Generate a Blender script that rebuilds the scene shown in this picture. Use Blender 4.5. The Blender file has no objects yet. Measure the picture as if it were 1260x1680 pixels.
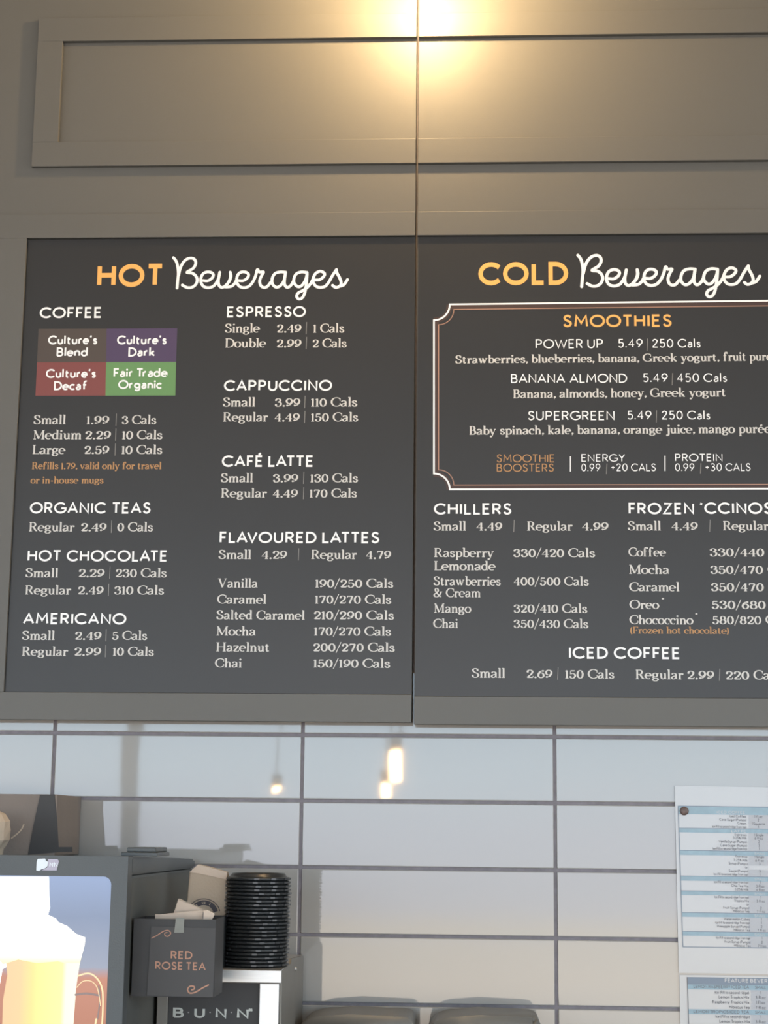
import bpy, bmesh, math, random
from math import radians as R, sin, cos, pi, hypot, atan2
from mathutils import Vector, Matrix
random.seed(7)
C = bpy.context.scene.collection
S = bpy.context.scene

# ------------------------------------------------------------------ camera
FPX, PW, PH = 2826.0, 1260.0, 1680.0
PITCH, YAW, ROLL = R(10.637), R(2.950), R(0.6146)
CAM = Vector((0.0, -2.77, 1.55))
_f = Vector((-sin(YAW)*cos(PITCH), cos(YAW)*cos(PITCH), sin(PITCH)))
_r = Vector((cos(YAW), sin(YAW), 0)); _u = _r.cross(_f)
RT = _r*cos(ROLL) + _u*sin(ROLL); UP = -_r*sin(ROLL) + _u*cos(ROLL)
cd = bpy.data.cameras.new('camera'); cam = bpy.data.objects.new('camera', cd); C.objects.link(cam)
cd.sensor_fit = 'HORIZONTAL'; cd.sensor_width = 36.0; cd.lens = FPX/PW*36.0; cd.clip_start = 0.02
m3 = Matrix((RT, UP, -_f)).transposed()
cam.matrix_world = Matrix.Translation(CAM) @ m3.to_4x4()
S.camera = cam

def at(px, py, Y):
    """pixel of the photograph -> point on the vertical plane y = Y"""
    d = _f + RT*((px-PW/2)/FPX) - UP*((py-PH/2)/FPX)
    return CAM + d*((Y-CAM.y)/d.y)

# ------------------------------------------------------------------ world, exposure, room light
S.view_settings.view_transform = 'Standard'; S.view_settings.look = 'None'
S.view_settings.gamma = 1.0; S.view_settings.use_curve_mapping = False
S.view_settings.exposure = 0.0
w = bpy.data.worlds.new('world'); S.world = w; w.use_nodes = True
nt = w.node_tree; bg = nt.nodes['Background']
tc = nt.nodes.new('ShaderNodeTexCoord'); sx = nt.nodes.new('ShaderNodeSeparateXYZ'); cr = nt.nodes.new('ShaderNodeValToRGB')
ad = nt.nodes.new('ShaderNodeMath'); ad.operation = 'ADD'; ad.inputs[1].default_value = .5
nt.links.new(tc.outputs['Generated'], sx.inputs[0]); nt.links.new(sx.outputs['Z'], ad.inputs[0]); nt.links.new(ad.outputs[0], cr.inputs[0]); nt.links.new(cr.outputs[0], bg.inputs['Color'])
# elevation ramp: invented sunlit pavement below the horizon to warm the lower tile reflections, hazy street at it, blue sky above
e = cr.color_ramp.elements
e[0].position = 0.0; e[0].color = (.56, .52, .48, 1); e[1].position = .95; e[1].color = (.54, .78, 1.0, 1)
for p_, c_ in ((.38, (.66, .61, .56, 1)), (.425, (.95, .81, .66, 1)), (.445, (.88, .78, .66, 1)), (.458, (.72, .72, .80, 1)), (.50, (.70, .76, .90, 1)), (.54, (.64, .82, .98, 1)), (.60, (.58, .80, 1.0, 1))):
    n_ = e.new(p_); n_.color = c_
bg.inputs['Strength'].default_value = 5.4

ROOM_X0, ROOM_X1, ROOM_Y, ROOM_H = -4.6, 4.2, -8.2, 3.3
WINDOWS = [(-4.4, -2.19), (-2.12, 4.0)]   # x ranges in the rear wall
WZ0, WZ1 = .25, 2.85
def area(name, loc, rot, sx_, sy_, power, col, portal=False, spread=None):
    l = bpy.data.lights.new(name, 'AREA'); l.shape = 'RECTANGLE'; l.size = sx_; l.size_y = sy_; l.energy = power; l.color = col
    if portal: l.cycles.is_portal = True
    o = bpy.data.objects.new(name, l); C.objects.link(o); o.location = loc; o.rotation_euler = rot
    return o
for a, b in WINDOWS:
    area('window_portal', ((a+b)/2, ROOM_Y-.02, (WZ0+WZ1)/2), (R(90), 0, R(180)), b-a, WZ1-WZ0, 1, (1, 1, 1), portal=True)
FILL_SIDE_WIN = [(-7.6, -4.3), (-4.0, -1.2)]                     # y ranges of unseen side windows, added to fill the room with daylight
for a, b in FILL_SIDE_WIN:  # daylight portals of the added side windows
    area('window_portal', (ROOM_X0-.02, (a+b)/2, (WZ0+WZ1)/2), (R(90), 0, R(-90)), b-a, WZ1-WZ0, 1, (1, 1, 1), portal=True)
    area('window_portal', (ROOM_X1+.02, (a+b)/2, (WZ0+WZ1)/2), (R(90), 0, R(90)), b-a, WZ1-WZ0, 1, (1, 1, 1), portal=True)
# the lamp over the signs
LAMP = at(690, -150, -.245)
pl = bpy.data.lights.new('sign_bulb', 'POINT'); pl.energy = 22.0; pl.color = (1.0, .68, .34); pl.shadow_soft_size = .022
plo = bpy.data.objects.new('sign_bulb', pl); C.objects.link(plo); plo.location = LAMP

# ------------------------------------------------------------------ materials
def mat(name, col, rough=.5, metal=0., var=.0, vscale=8., bump=0., bscale=60., coat=0., ior=1.5, spec=.5, emit=None, estr=1.0, stretch=None):
    m = bpy.data.materials.new(name); m.use_nodes = True; t = m.node_tree; b = t.nodes['Principled BSDF']
    b.inputs['Roughness'].default_value = rough; b.inputs['Metallic'].default_value = metal
    b.inputs['IOR'].default_value = ior; b.inputs['Coat Weight'].default_value = coat; b.inputs['Coat Roughness'].default_value = .05
    b.inputs['Specular IOR Level'].default_value = spec
    co = t.nodes.new('ShaderNodeTexCoord'); mp = t.nodes.new('ShaderNodeMapping'); t.links.new(co.outputs['Object'], mp.inputs[0])
    if stretch: mp.inputs['Scale'].default_value = stretch
    no = t.nodes.new('ShaderNodeTexNoise'); no.inputs['Scale'].default_value = vscale; no.inputs['Detail'].default_value = 4
    t.links.new(mp.outputs[0], no.inputs['Vector'])
    ra = t.nodes.new('ShaderNodeValToRGB'); t.links.new(no.outputs['Fac'], ra.inputs[0])
    ra.color_ramp.elements[0].position = .3; ra.color_ramp.elements[1].position = .7
    ra.color_ramp.elements[0].color = (*[max(0, c*(1-var)) for c in col], 1); ra.color_ramp.elements[1].color = (*[min(1, c*(1+var)) for c in col], 1)
    t.links.new(ra.outputs[0], b.inputs['Base Color'])
    if bump:
        n2 = t.nodes.new('ShaderNodeTexNoise'); n2.inputs['Scale'].default_value = bscale; t.links.new(mp.outputs[0], n2.inputs['Vector'])
        bu = t.nodes.new('ShaderNodeBump'); bu.inputs['Strength'].default_value = bump; bu.inputs['Distance'].default_value = .001
        t.links.new(n2.outputs['Fac'], bu.inputs['Height']); t.links.new(bu.outputs[0], b.inputs['Normal'])
    if emit:
        b.inputs['Emission Color'].default_value = (*emit, 1); b.inputs['Emission Strength'].default_value = estr
    return m
def screen_mat(name, stops, axis, lo, hi, strength, noise=0.):
    """backlit graphic: emission colours run along one object axis (0 = x, 2 = z)"""
    m = bpy.data.materials.new(name); m.use_nodes = True; t = m.node_tree; b = t.nodes['Principled BSDF']
    co = t.nodes.new('ShaderNodeTexCoord'); sp = t.nodes.new('ShaderNodeSeparateXYZ'); t.links.new(co.outputs['Object'], sp.inputs[0])
    mr = t.nodes.new('ShaderNodeMapRange'); mr.inputs['From Min'].default_value = lo; mr.inputs['From Max'].default_value = hi
    t.links.new(sp.outputs[axis], mr.inputs['Value'])
    src = mr.outputs[0]
    if noise:
        no = t.nodes.new('ShaderNodeTexNoise'); no.inputs['Scale'].default_value = 35; t.links.new(co.outputs['Object'], no.inputs['Vector'])
        ma = t.nodes.new('ShaderNodeMath'); ma.operation = 'MULTIPLY_ADD'; ma.inputs[1].default_value = noise
        t.links.new(no.outputs['Fac'], ma.inputs[0]); t.links.new(src, ma.inputs[2]); src = ma.outputs[0]
    ra = t.nodes.new('ShaderNodeValToRGB'); t.links.new(src, ra.inputs[0]); el = ra.color_ramp.elements
    el[0].position = stops[0][0]; el[0].color = (*stops[0][1], 1); el[1].position = stops[-1][0]; el[1].color = (*stops[-1][1], 1)
    for p_, c_ in stops[1:-1]: q = el.new(p_); q.color = (*c_, 1)
    t.links.new(ra.outputs[0], b.inputs['Emission Color']); b.inputs['Emission Strength'].default_value = strength
    b.inputs['Base Color'].default_value = (.02, .02, .02, 1); b.inputs['Roughness'].default_value = .25
    return m

M = {}
M['paint'] = mat('grey_cabinet_paint', (.108, .105, .094), rough=.47, var=.03, vscale=3, bump=.08, bscale=900)
M['board'] = mat('charcoal_print_board', (.0195, .0195, .0195), rough=.36, var=.05, vscale=5, bump=.03, bscale=700)
M['white'] = mat('white_ink', (.88, .88, .87), rough=.5, var=.02, vscale=40)
M['pale'] = mat('pale_grey_ink', (.62, .60, .56), rough=.5, var=.03, vscale=40)
M['line'] = mat('grey_ink', (.26, .25, .23), rough=.5)
M['orange'] = mat('orange_ink', (.86, .43, .11), rough=.5, var=.02)
M['dim_orange'] = mat('dim_orange_ink', (.46, .24, .09), rough=.5)
M['pink'] = mat('copper_ink', (.40, .22, .15), rough=.5)
M['maroon'] = mat('maroon_ink', (.055, .028, .022), rough=.5)
M['t_brown'] = mat('brown_ink', (.070, .052, .042), rough=.45)
M['t_purple'] = mat('purple_ink', (.068, .042, .098), rough=.45)
M['t_red'] = mat('brick_red_ink', (.20, .052, .046), rough=.45)
M['t_green'] = mat('green_ink', (.125, .27, .095), rough=.45)
M['grout'] = mat('grey_grout', (.22, .20, .215), rough=.9, var=.1, vscale=90, bump=.4, bscale=600)
M['tile'] = mat('white_glazed_tile', (.35, .335, .31), rough=.03, var=.02, vscale=3, bump=.10, bscale=7, ior=1.62)
M['sheet'] = mat('laminated_white_paper', (.49, .485, .475), rough=.22, var=.01, coat=.3)
M['blue'] = mat('pale_blue_ink', (.26, .37, .42), rough=.3, var=.08, vscale=60)
M['slate'] = mat('slate_ink', (.17, .21, .26), rough=.3)
M['cellgrey'] = mat('light_grey_ink', (.42, .42, .43), rough=.3)
M['textgrey'] = mat('dark_grey_ink', (.16, .16, .17), rough=.4)
M['plastic'] = mat('charcoal_moulded_plastic', (.060, .066, .066), rough=.38, var=.05, bump=.15, bscale=500)
M['plastic2'] = mat('dark_textured_plastic', (.085, .085, .075), rough=.5, var=.05, bump=.2, bscale=500)
M['black'] = mat('black_plastic', (.022, .024, .025), rough=.28, var=.1)
M['blackm'] = mat('matt_black_card', (.040, .038, .037), rough=.6, var=.08, vscale=20)
M['steel'] = mat('brushed_stainless_steel', (.55, .54, .52), rough=.34, metal=.85, var=.05, vscale=30, stretch=(1, 1, 30))
M['steel_d'] = mat('dull_grey_metal', (.20, .185, .16), rough=.5, metal=.3, var=.05, vscale=20)
M['kraft'] = mat('kraft_board', (.205, .17, .145), rough=.85, var=.06, vscale=14, bump=.3, bscale=250)
M['bag'] = mat('natural_paper', (.50, .40, .30), rough=.85, var=.05, vscale=18, bump=.3, bscale=300)
M['packet'] = mat('cream_paper', (.66, .53, .42), rough=.8, var=.06, vscale=30, bump=.2, bscale=300)
M['ink'] = mat('dark_ink', (.06, .052, .06), rough=.6)
M['tape'] = mat('matt_tape', (.20, .20, .17), rough=.45, var=.1, vscale=60)
M['copper'] = mat('copper_print', (.42, .21, .13), rough=.5)
M['letter'] = mat('silver_letter', (.42, .43, .39), rough=.4, metal=.2)
M['greylid'] = mat('grey_lid_plastic', (.150, .145, .130), rough=.42, var=.04, bump=.1, bscale=400)
M['magnet'] = mat('brown_magnet', (.12, .075, .06), rough=.4, var=.3, vscale=200)
M['wall'] = mat('warm_wall_paint', (.50, .48, .45), rough=.8, var=.04)
M['ceil'] = mat('ceiling_paint', (.72, .72, .71), rough=.9, var=.03)
M['floor'] = mat('brown_floor', (.30, .22, .16), rough=.35, var=.15, vscale=2, stretch=(1, 6, 1))
M['counter'] = mat('grey_stone_counter', (.35, .34, .33), rough=.3, var=.2, vscale=60)
M['frame'] = mat('dark_window_frame', (.06, .06, .06), rough=.4)
M['sticker'] = mat('white_sticker', (.72, .76, .78), rough=.3)
M['lilac'] = mat('lilac_sticker', (.42, .38, .46), rough=.3)
M['bulb'] = mat('warm_glowing_glass', (.8, .6, .4), emit=(1.0, .58, .24), estr=130)
M['bulb2'] = mat('sign_lamp_glow', (.8, .6, .4), emit=(1.0, .68, .34), estr=30)

# ------------------------------------------------------------------ object helpers
def mesh_obj(name, verts, faces, m, parent=None, smooth=False):
    me = bpy.data.meshes.new(name); me.from_pydata([tuple(v) for v in verts], [], faces); me.update()
    if m: me.materials.append(m)
    if smooth:
        for p in me.polygons: p.use_smooth = True
    o = bpy.data.objects.new(name, me); C.objects.link(o)
    if parent: o.parent = parent; o.matrix_parent_inverse = Matrix.Translation(-world_loc(parent))
    return o
def world_loc(o):
    v = Vector(o.location)
    while o.parent:
        v = v + o.matrix_parent_inverse.to_translation(); o = o.parent; v = v + Vector(o.location)
    return v
def bm_obj(name, bm, m, parent=None, smooth=False):
    me = bpy.data.meshes.new(name); bmesh.ops.recalc_face_normals(bm, faces=bm.faces); bm.to_mesh(me); bm.free()
    if m: me.materials.append(m)
    if smooth:
        for p in me.polygons: p.use_smooth = True
    o = bpy.data.objects.new(name, me); C.objects.link(o)
    if parent: o.parent = parent; o.matrix_parent_inverse = Matrix.Translation(-world_loc(parent))
    return o
def add_box(bm, x0, x1, y0, y1, z0, z1, bev=0., seg=2):
    x0, x1 = min(x0, x1), max(x0, x1); y0, y1 = min(y0, y1), max(y0, y1); z0, z1 = min(z0, z1), max(z0, z1)
    r = bmesh.ops.create_cube(bm, size=1)['verts']
    bmesh.ops.scale(bm, vec=(x1-x0, y1-y0, z1-z0), verts=r); bmesh.ops.translate(bm, vec=((x0+x1)/2, (y0+y1)/2, (z0+z1)/2), verts=r)
    if bev:
        ed = {ed for v in r for ed in v.link_edges}
        bmesh.ops.bevel(bm, geom=list(ed), offset=bev, segments=seg, affect='EDGES', profile=.5)
def box(name, x0, x1, y0, y1, z0, z1, m, parent=None, bev=0., seg=2):
    bm = bmesh.new(); add_box(bm, x0, x1, y0, y1, z0, z1, bev, seg); return bm_obj(name, bm, m, parent)
def add_cyl(bm, c, r1, r2, h, axis='z', seg=24):
    rot = {'z': Matrix(), 'y': Matrix.Rotation(R(90), 4, 'X'), 'x': Matrix.Rotation(R(90), 4, 'Y')}[axis]
    bmesh.ops.create_cone(bm, cap_ends=True, segments=seg, radius1=r1, radius2=r2, depth=h, matrix=Matrix.Translation(c) @ rot)
def lathe(bm, prof, c, seg=40):
    rings = []
    for r_, z_ in prof:
        rings.append([bm.verts.new((c[0]+r_*cos(2*pi*i/seg), c[1]+r_*sin(2*pi*i/seg), c[2]+z_)) for i in range(seg)])
    for a, b in zip(rings, rings[1:]):
        for i in range(seg): bm.faces.new((a[i], a[(i+1) % seg], b[(i+1) % seg], b[i]))
    bm.faces.new(rings[0][::-1]); bm.faces.new(rings[-1])
def prism(bm, pts, y0, y1):
    """outline in x,z extruded from y0 to y1"""
    a = [bm.verts.new((x, y0, z)) for x, z in pts]; b = [bm.verts.new((x, y1, z)) for x, z in pts]; n = len(pts)
    bm.faces.new(a); bm.faces.new(b[::-1])
    for i in range(n): bm.faces.new((a[i], b[i], b[(i+1) % n], a[(i+1) % n]))
def tag(o, label=None, cat=None, group=None, kind=None):
    if label: o['label'] = label
    if cat: o['category'] = cat
    if group: o['group'] = group
    if kind: o['kind'] = kind
    return o
def thing(name, loc, label, cat, group=None):
    o = bpy.data.objects.new(name, None); C.objects.link(o); o.location = loc; o.empty_display_size = .05
    return tag(o, label, cat, group)
def px_poly(pts, Y):
    return [(p.x, p.z) for p in (at(x, y, Y) for x, y in pts)]

# ------------------------------------------------------------------ lettering: own stroke alphabets (cap height = 100)
SANS = {
'A': "a 0,0 39,100 78,0|a 14,33 64,33", 'B': "a 0,0 0,100 26,100 @28,76,22,24,90,-90 0,52|a 28,52 @30,26,26,26,90,-90 0,0",
'C': "a @50,50,50,50,42,318", 'D': "a 0,0 0,100 22,100 @24,50,48,50,90,-90 0,0", 'E': "a 48,100 0,100 0,0 48,0|a 0,52 42,52",
'F': "a 46,100 0,100 0,0|a 0,50 40,50", 'G': "a @50,50,50,50,45,330 94,46 56,46", 'H': "a 0,0 0,100|a 66,0 66,100|a 0,52 66,52",
'I': "a 0,0 0,100", 'J': "a 30,100 30,25 @8,22,22,22,0,-120", 'K': "a 0,0 0,100|a 56,100 0,42|a 18,58 60,0", 'L': "a 0,100 0,0 46,0",
'M': "a 0,0 8,100 45,30 82,100 90,0", 'N': "a 0,0 0,100 68,0 68,100", 'O': "a @50,50,50,50,0,360", 'P': "a 0,0 0,100 26,100 @28,73,26,27,90,-90 0,46",
'R': "a 0,0 0,100 26,100 @28,74,25,26,90,-90 0,48|a 26,48 56,0", 'S': "s 48,84 38,97 22,100 6,90 4,74 16,58 38,46 50,30 44,10 26,0 8,6 0,20",
'T': "a 0,100 62,100|a 31,100 31,0", 'U': "a 0,100 0,34 @32,33,32,33,180,360 64,100", 'V': "a 0,100 36,0 72,100", 'W': "a 0,100 30,0 58,92 86,0 116,100",
'X': "a 0,0 60,100|a 0,100 60,0", 'Y': "a 0,100 32,48 64,100|a 32,48 32,0", 'Z': "a 2,100 60,100 0,0 62,0",
'É': "a 48,100 0,100 0,0 48,0|a 0,52 42,52|a 18,116 36,132",
'a': "s 6,50 20,62 36,56 40,40|a 40,42 40,0|s 40,36 18,34 1,20 8,3 24,0 40,14", 'b': "a 0,0 0,108|a @28,31,28,31,0,360", 'c': "a @30,31,30,31,48,312",
'd': "a 56,0 56,108|a @28,31,28,31,0,360", 'e': "a 2,33 57,33 @29,31,29,31,0,312", 'f': "a 14,0 14,84 @34,86,20,22,180,70|a 0,60 36,60",
'g': "a @28,33,27,28,0,360|a 56,60 56,-6 @29,-8,27,22,0,-150", 'h': "a 0,0 0,108|a 0,38 @24,38,24,24,180,0 48,0", 'i': "a 0,0 0,62|. 0,90",
'j': "a 8,62 8,-20 -4,-28|. 8,90", 'k': "a 0,0 0,108|a 42,62 0,24|a 14,36 46,0", 'l': "a 0,0 0,108", 'm': "a 0,0 0,62|a 0,40 @19,40,19,22,180,0 38,0|a 38,40 @57,40,19,22,180,0 76,0",
'n': "a 0,0 0,62|a 0,38 @23,38,23,24,180,0 46,0", 'o': "a @30,31,30,31,0,360", 'p': "a 0,-34 0,62|a @28,31,28,31,0,360", 'q': "a 56,-34 56,62|a @28,31,28,31,0,360",
'r': "a 0,0 0,62|a 0,34 @22,36,22,26,180,75", 's': "s 32,50 20,61 6,56 4,44 18,33 32,22 28,5 14,0 0,9", 't': "a 12,86 12,16 @28,16,16,16,180,280|a 0,60 32,60",
'u': "a 0,62 0,23 @23,23,23,23,180,360 46,62|a 46,30 46,0", 'v': "a 0,62 24,0 48,62", 'w': "a 0,62 20,0 38,56 56,0 76,62", 'x': "a 0,0 44,62|a 0,62 44,0",
'y': "a 0,62 25,0|a 50,62 14,-34", 'z': "a 0,62 44,62 0,0 46,0",
'0': "a @30,50,30,50,0,360", '1': "a 0,84 18,100 18,0", '2': "s 2,80 14,97 30,100 48,88 48,70 34,46 2,2|a 0,0 54,0", '3': "s 2,90 20,100 40,94 46,76 36,58 18,54|s 18,54 42,50 52,30 42,6 22,0 0,10",
'4': "a 44,0 44,100 0,30 60,30", '5': "a 46,100 8,100 4,54|s 4,54 24,62 46,52 50,30 40,6 20,0 0,10", '6': "a @29,31,29,31,0,360|a 42,100 6,48",
'7': "a 0,100 50,100 16,0", '8': "a @27,76,22,24,0,360|a @27,27,27,27,0,360", '9': "a @29,69,29,31,0,360|a 16,0 53,54",
'.': ". 0,4", ',': ". 0,4|a 0,4 -6,-16", '|': "h 0,-34 0,112", '+': "a 0,48 44,48|a 22,26 22,70", "'": "a 6,108 0,82", '‘': "a 0,84 6,104", '(': "a @30,40,30,66,130,230", ')': "a @-20,40,30,66,50,-50",
'/': "a 0,-8 40,104", '%': "a @12,78,12,20,0,360|a @54,22,12,20,0,360|a 10,0 56,100", '-': "a 0,36 28,36", '&': "s 62,0 20,52 8,80 24,98 42,84 34,62 6,40 2,18 18,0 44,4 60,34", '*': "a 0,80 24,80|a 12,68 12,92"}
SERIF = {
'A': "t 2,0 36,100|T 36,100 68,0|t 14,34 56,34|_ 2,0,12|_ 68,0,14",
'B': "T 12,0 12,100|t 0,0 32,0|t 0,100 30,100|a 28,100 @30,76,20,24,90,-90 12,52|a 30,52 @32,26,25,26,90,-90 12,0",
'C': "a @44,50,42,50,48,312|t 74,64 74,94|t 74,36 76,14", 'D': "T 12,0 12,100|t 0,0 32,0|t 0,100 32,100|a 30,100 @32,50,44,50,90,-90 12,0",
'E': "T 12,0 12,100|t 0,0 60,0 62,22|t 0,100 58,100 60,80|t 12,52 44,52|t 44,40 44,64", 'F': "T 12,0 12,100|_ 12,0,14|t 0,100 56,100 58,80|t 12,50 42,50|t 42,38 42,62",
'G': "a @44,50,42,50,48,318|t 74,64 74,94|T 76,36 76,2|_ 74,38,16", 'H': "T 12,0 12,100|T 72,0 72,100|t 12,52 72,52|_ 12,0,14|_ 12,100,14|_ 72,0,14|_ 72,100,14",
'L': "T 12,0 12,100|_ 12,100,14|t 0,0 58,0 62,26", 'M': "t 10,0 10,100|T 10,100 46,4|t 46,4 82,100|T 84,100 84,0|_ 10,0,12|_ 84,0,14|t 0,100 12,100|t 82,100 97,100",
'O': "a @44,50,42,50,0,360", 'R': "T 12,0 12,100|_ 12,0,14|t 0,100 30,100|a 28,100 @32,75,23,25,90,-90 12,50|T 36,50 62,2|t 62,2 74,2",
'S': "s 48,74 42,94 24,100 8,90 8,72 24,56 46,42 54,26 44,5 24,0 8,8 2,28|t 50,72 50,98|t 2,2 2,30", 'V': "T 8,100 38,0|t 38,0 68,100|_ 8,100,14|_ 68,100,12",
'a': "s 6,50 12,61 24,64 38,56 40,40|T 40,44 40,8|t 40,4 52,2|s 40,36 18,30 4,17 10,2 24,1 40,14", 'b': "T 10,0 10,106|t -3,104 10,104|a @29,32,23,32,140,-140",
'c': "a @27,32,25,32,50,305|. 42,50", 'd': "T 44,0 44,106|t 32,104 44,104|t 44,2 56,2|a @25,32,23,32,45,315", 'e': "a @27,32,25,32,0,305|t 4,34 52,34",
'f': "T 14,0 14,82|s 14,80 19,98 32,105 40,98|t 0,62 32,62|_ 14,0,13|. 38,94", 'g': "a @23,44,19,20,0,360|s 12,28 5,17 16,9 38,7 48,-7 34,-23 14,-23 2,-10 12,6|t 38,58 54,62",
'h': "T 10,0 10,106|t -3,104 10,104|_ 10,0,12|s 10,44 22,61 36,62 44,48|T 45,52 45,0|_ 45,0,12", 'i': "T 10,0 10,63|t -3,62 10,62|_ 10,0,12|. 10,92", 'j': "T 10,63 10,-10|t -3,62 10,62|s 10,-8 5,-24 -8,-28|. -6,-24|. 10,92",
'k': "T 10,0 10,106|t -3,104 10,104|_ 10,0,12|t 14,24 44,62|_ 44,62,10|T 24,38 48,0|_ 48,0,10", 'l': "T 10,0 10,106|t -3,104 10,104|_ 10,0,12",
'm': "T 10,0 10,63|t -3,62 10,62|_ 10,0,11|s 10,44 22,61 34,62 42,48|T 43,52 43,0|_ 43,0,11|s 43,44 55,61 67,62 75,48|T 76,52 76,0|_ 76,0,11",
'n': "T 10,0 10,63|t -3,62 10,62|_ 10,0,12|s 10,44 22,61 36,62 44,48|T 45,52 45,0|_ 45,0,12", 'o': "a @27,32,25,32,0,360", 'p': "T 10,-34 10,63|t -3,62 10,62|_ 10,-34,12|a @29,32,23,32,140,-140",
'r': "T 10,0 10,63|t -3,62 10,62|_ 10,0,13|s 10,40 20,60 34,62|. 34,56", 's': "s 34,48 28,61 18,64 6,56 8,42 24,32 36,20 30,3 16,0 3,14|t 35,44 35,62|t 2,2 2,20",
't': "T 14,10 14,84|t 0,62 32,62|s 14,10 22,0 34,8", 'u': "T 10,62 10,16|s 10,18 18,2 30,1 43,14|T 44,0 44,63|t -3,62 10,62|t 32,62 44,62|t 44,2 56,2", 'v': "T 8,62 28,0|t 28,0 48,62|_ 8,62,11|_ 48,62,10",
'w': "T 8,62 26,0|t 26,0 40,52|T 40,58 58,0|t 58,0 76,62|_ 8,62,11|_ 40,62,8|_ 76,62,10", 'y': "T 8,62 28,0|t 48,62 22,-22 10,-30|. 10,-26|_ 8,62,11|_ 48,62,10", 'z': "t 2,46 4,62 44,62|T 44,62 4,0|t 4,0 46,0 48,18",
'0': "a @24,44,23,44,0,360", '1': "T 14,0 14,88|t 0,78 14,88|_ 14,0,13", '2': "s 4,66 10,82 26,88 42,78 44,62 34,40 14,17 3,2|u 3,4 46,4|t 46,3 50,20|. 6,68",
'3': "s 4,74 14,86 26,88 40,79 40,61 22,48|s 22,48 44,41 47,20 34,2 16,0 3,10|. 5,72|. 5,16", '4': "T 38,0 38,88|t 38,88 0,28 54,28|_ 38,0,12", '5': "u 8,84 42,84|t 8,86 6,46|s 6,46 24,54 42,44 46,25 34,3 16,0 3,10|. 5,14",
'6': "a @26,28,22,28,0,360|s 44,82 20,70 6,46 4,28|. 42,78", '7': "u 2,84 46,84|t 2,68 2,86|T 46,84 20,0", '8': "a @25,66,18,22,0,360|a @25,23,23,23,0,360", '9': "a @24,60,22,28,0,360|s 6,6 30,18 44,42 46,60|. 8,10",
'.': ". 0,5", ',': ". 2,5|t 5,4 -3,-16", '|': "h 0,-28 0,118", '/': "t 0,-18 40,108", '-': "u 0,34 26,34", '(': "a @34,40,30,70,130,230", ')': "a @-24,40,30,70,50,-50",
'é': "a @27,32,25,32,0,305|t 4,34 52,34|T 22,78 38,96", '&': "s 74,56 60,20 36,0 10,6 8,30 34,52 46,74 38,96 22,96 16,78 34,44 62,6 78,2|t 62,58 86,58", '*': "t 0,88 24,88|t 12,76 12,100|t 4,80 20,96|t 4,96 20,80"}

def parse(sp):
    pts = []
    for tk in sp.split():
        if tk[0] == '@':
            cx, cy, rx, ry, a0, a1 = map(float, tk[1:].split(',')); n = max(4, int(abs(a1-a0)/15))
            pts += [(cx+rx*cos(R(a0+(a1-a0)*i/n)), cy+ry*sin(R(a0+(a1-a0)*i/n))) for i in range(n+1)]
        else: pts.append(tuple(map(float, tk.split(','))))
    out = [pts[0]]
    for p in pts[1:]:
        if hypot(p[0]-out[-1][0], p[1]-out[-1][1]) > .4: out.append(p)
    return out
def catmull(P, n=5):
    P = [P[0]] + list(P) + [P[-1]]; out = []
    for i in range(1, len(P)-2):
        a, b, c, d = P[i-1], P[i], P[i+1], P[i+2]
        for k in range(n):
            t = k/n
            out.append(tuple(.5*((2*b[j])+(-a[j]+c[j])*t+(2*a[j]-5*b[j]+4*c[j]-d[j])*t*t+(-a[j]+3*b[j]-3*c[j]+d[j])*t**3) for j in (0, 1)))
    out.append(P[-2]); return out
def ribbon(pts, wfun):
    """outline of a stroke as left/right offsets with clamped mitres"""
    n = len(pts); L = []; closed = n > 3 and hypot(pts[0][0]-pts[-1][0], pts[0][1]-pts[-1][1]) < .5
    def dr(i, j):
        dx, dy = pts[j][0]-pts[i][0], pts[j][1]-pts[i][1]; l = hypot(dx, dy) or 1; return dx/l, dy/l
    for i in range(n):
        if closed and i in (0, n-1): d0 = dr(n-2, n-1); d1 = dr(0, 1)
        else: d0 = dr(i-1, i) if i > 0 else dr(0, 1); d1 = dr(i, i+1) if i < n-1 else dr(n-2, n-1)
        mx, my = d0[0]+d1[0], d0[1]+d1[1]; l = hypot(mx, my)
        if l < .2: mx, my = d1; l = 1
        mx, my = mx/l, my/l; k = 1/max(.62, mx*d1[0]+my*d1[1]); h = wfun((mx, my))*.5*k
        L.append(((pts[i][0]-my*h, pts[i][1]+mx*h), (pts[i][0]+my*h, pts[i][1]-mx*h)))
    return L
class Ink:
    def __init__(s): s.v = []; s.f = []; s.k = 0
    def strip(s, L, X, Z, Y, sx, sz, kx=0.):
        Y = Y - (s.k % 12)*.000012; s.k += 1; b = len(s.v)
        for i, (a, c) in enumerate(L):
            s.v += [(X+a[0]*sx, Y-i*1e-6, Z+a[1]*sz+a[0]*kx), (X+c[0]*sx, Y-i*1e-6, Z+c[1]*sz+c[0]*kx)]
        for i in range(len(L)-1): s.f.append((b+2*i, b+2*i+1, b+2*i+3, b+2*i+2))
    def disc(s, cx, cy, r, X, Z, Y, sx, sz, kx=0., n=10):
        Y = Y - (s.k % 12)*.000012; s.k += 1; b = len(s.v)
        s.v += [(X+(cx+r*cos(2*pi*i/n))*sx, Y, Z+(cy+r*sin(2*pi*i/n))*sz+cx*kx) for i in range(n)]; s.f.append(tuple(range(b+n-1, b-1, -1)))
KERN = {'AT': 14, 'TA': 14, 'AV': 14, 'VA': 14, 'LA': 4, 'LT': 14, 'FA': 8, 'LV': 10, 'AY': 10, 'PA': 10, 'TT': 4, 'AP': 0, 'Tr': 16, 'LO': 4, 'ro': 0}
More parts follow.
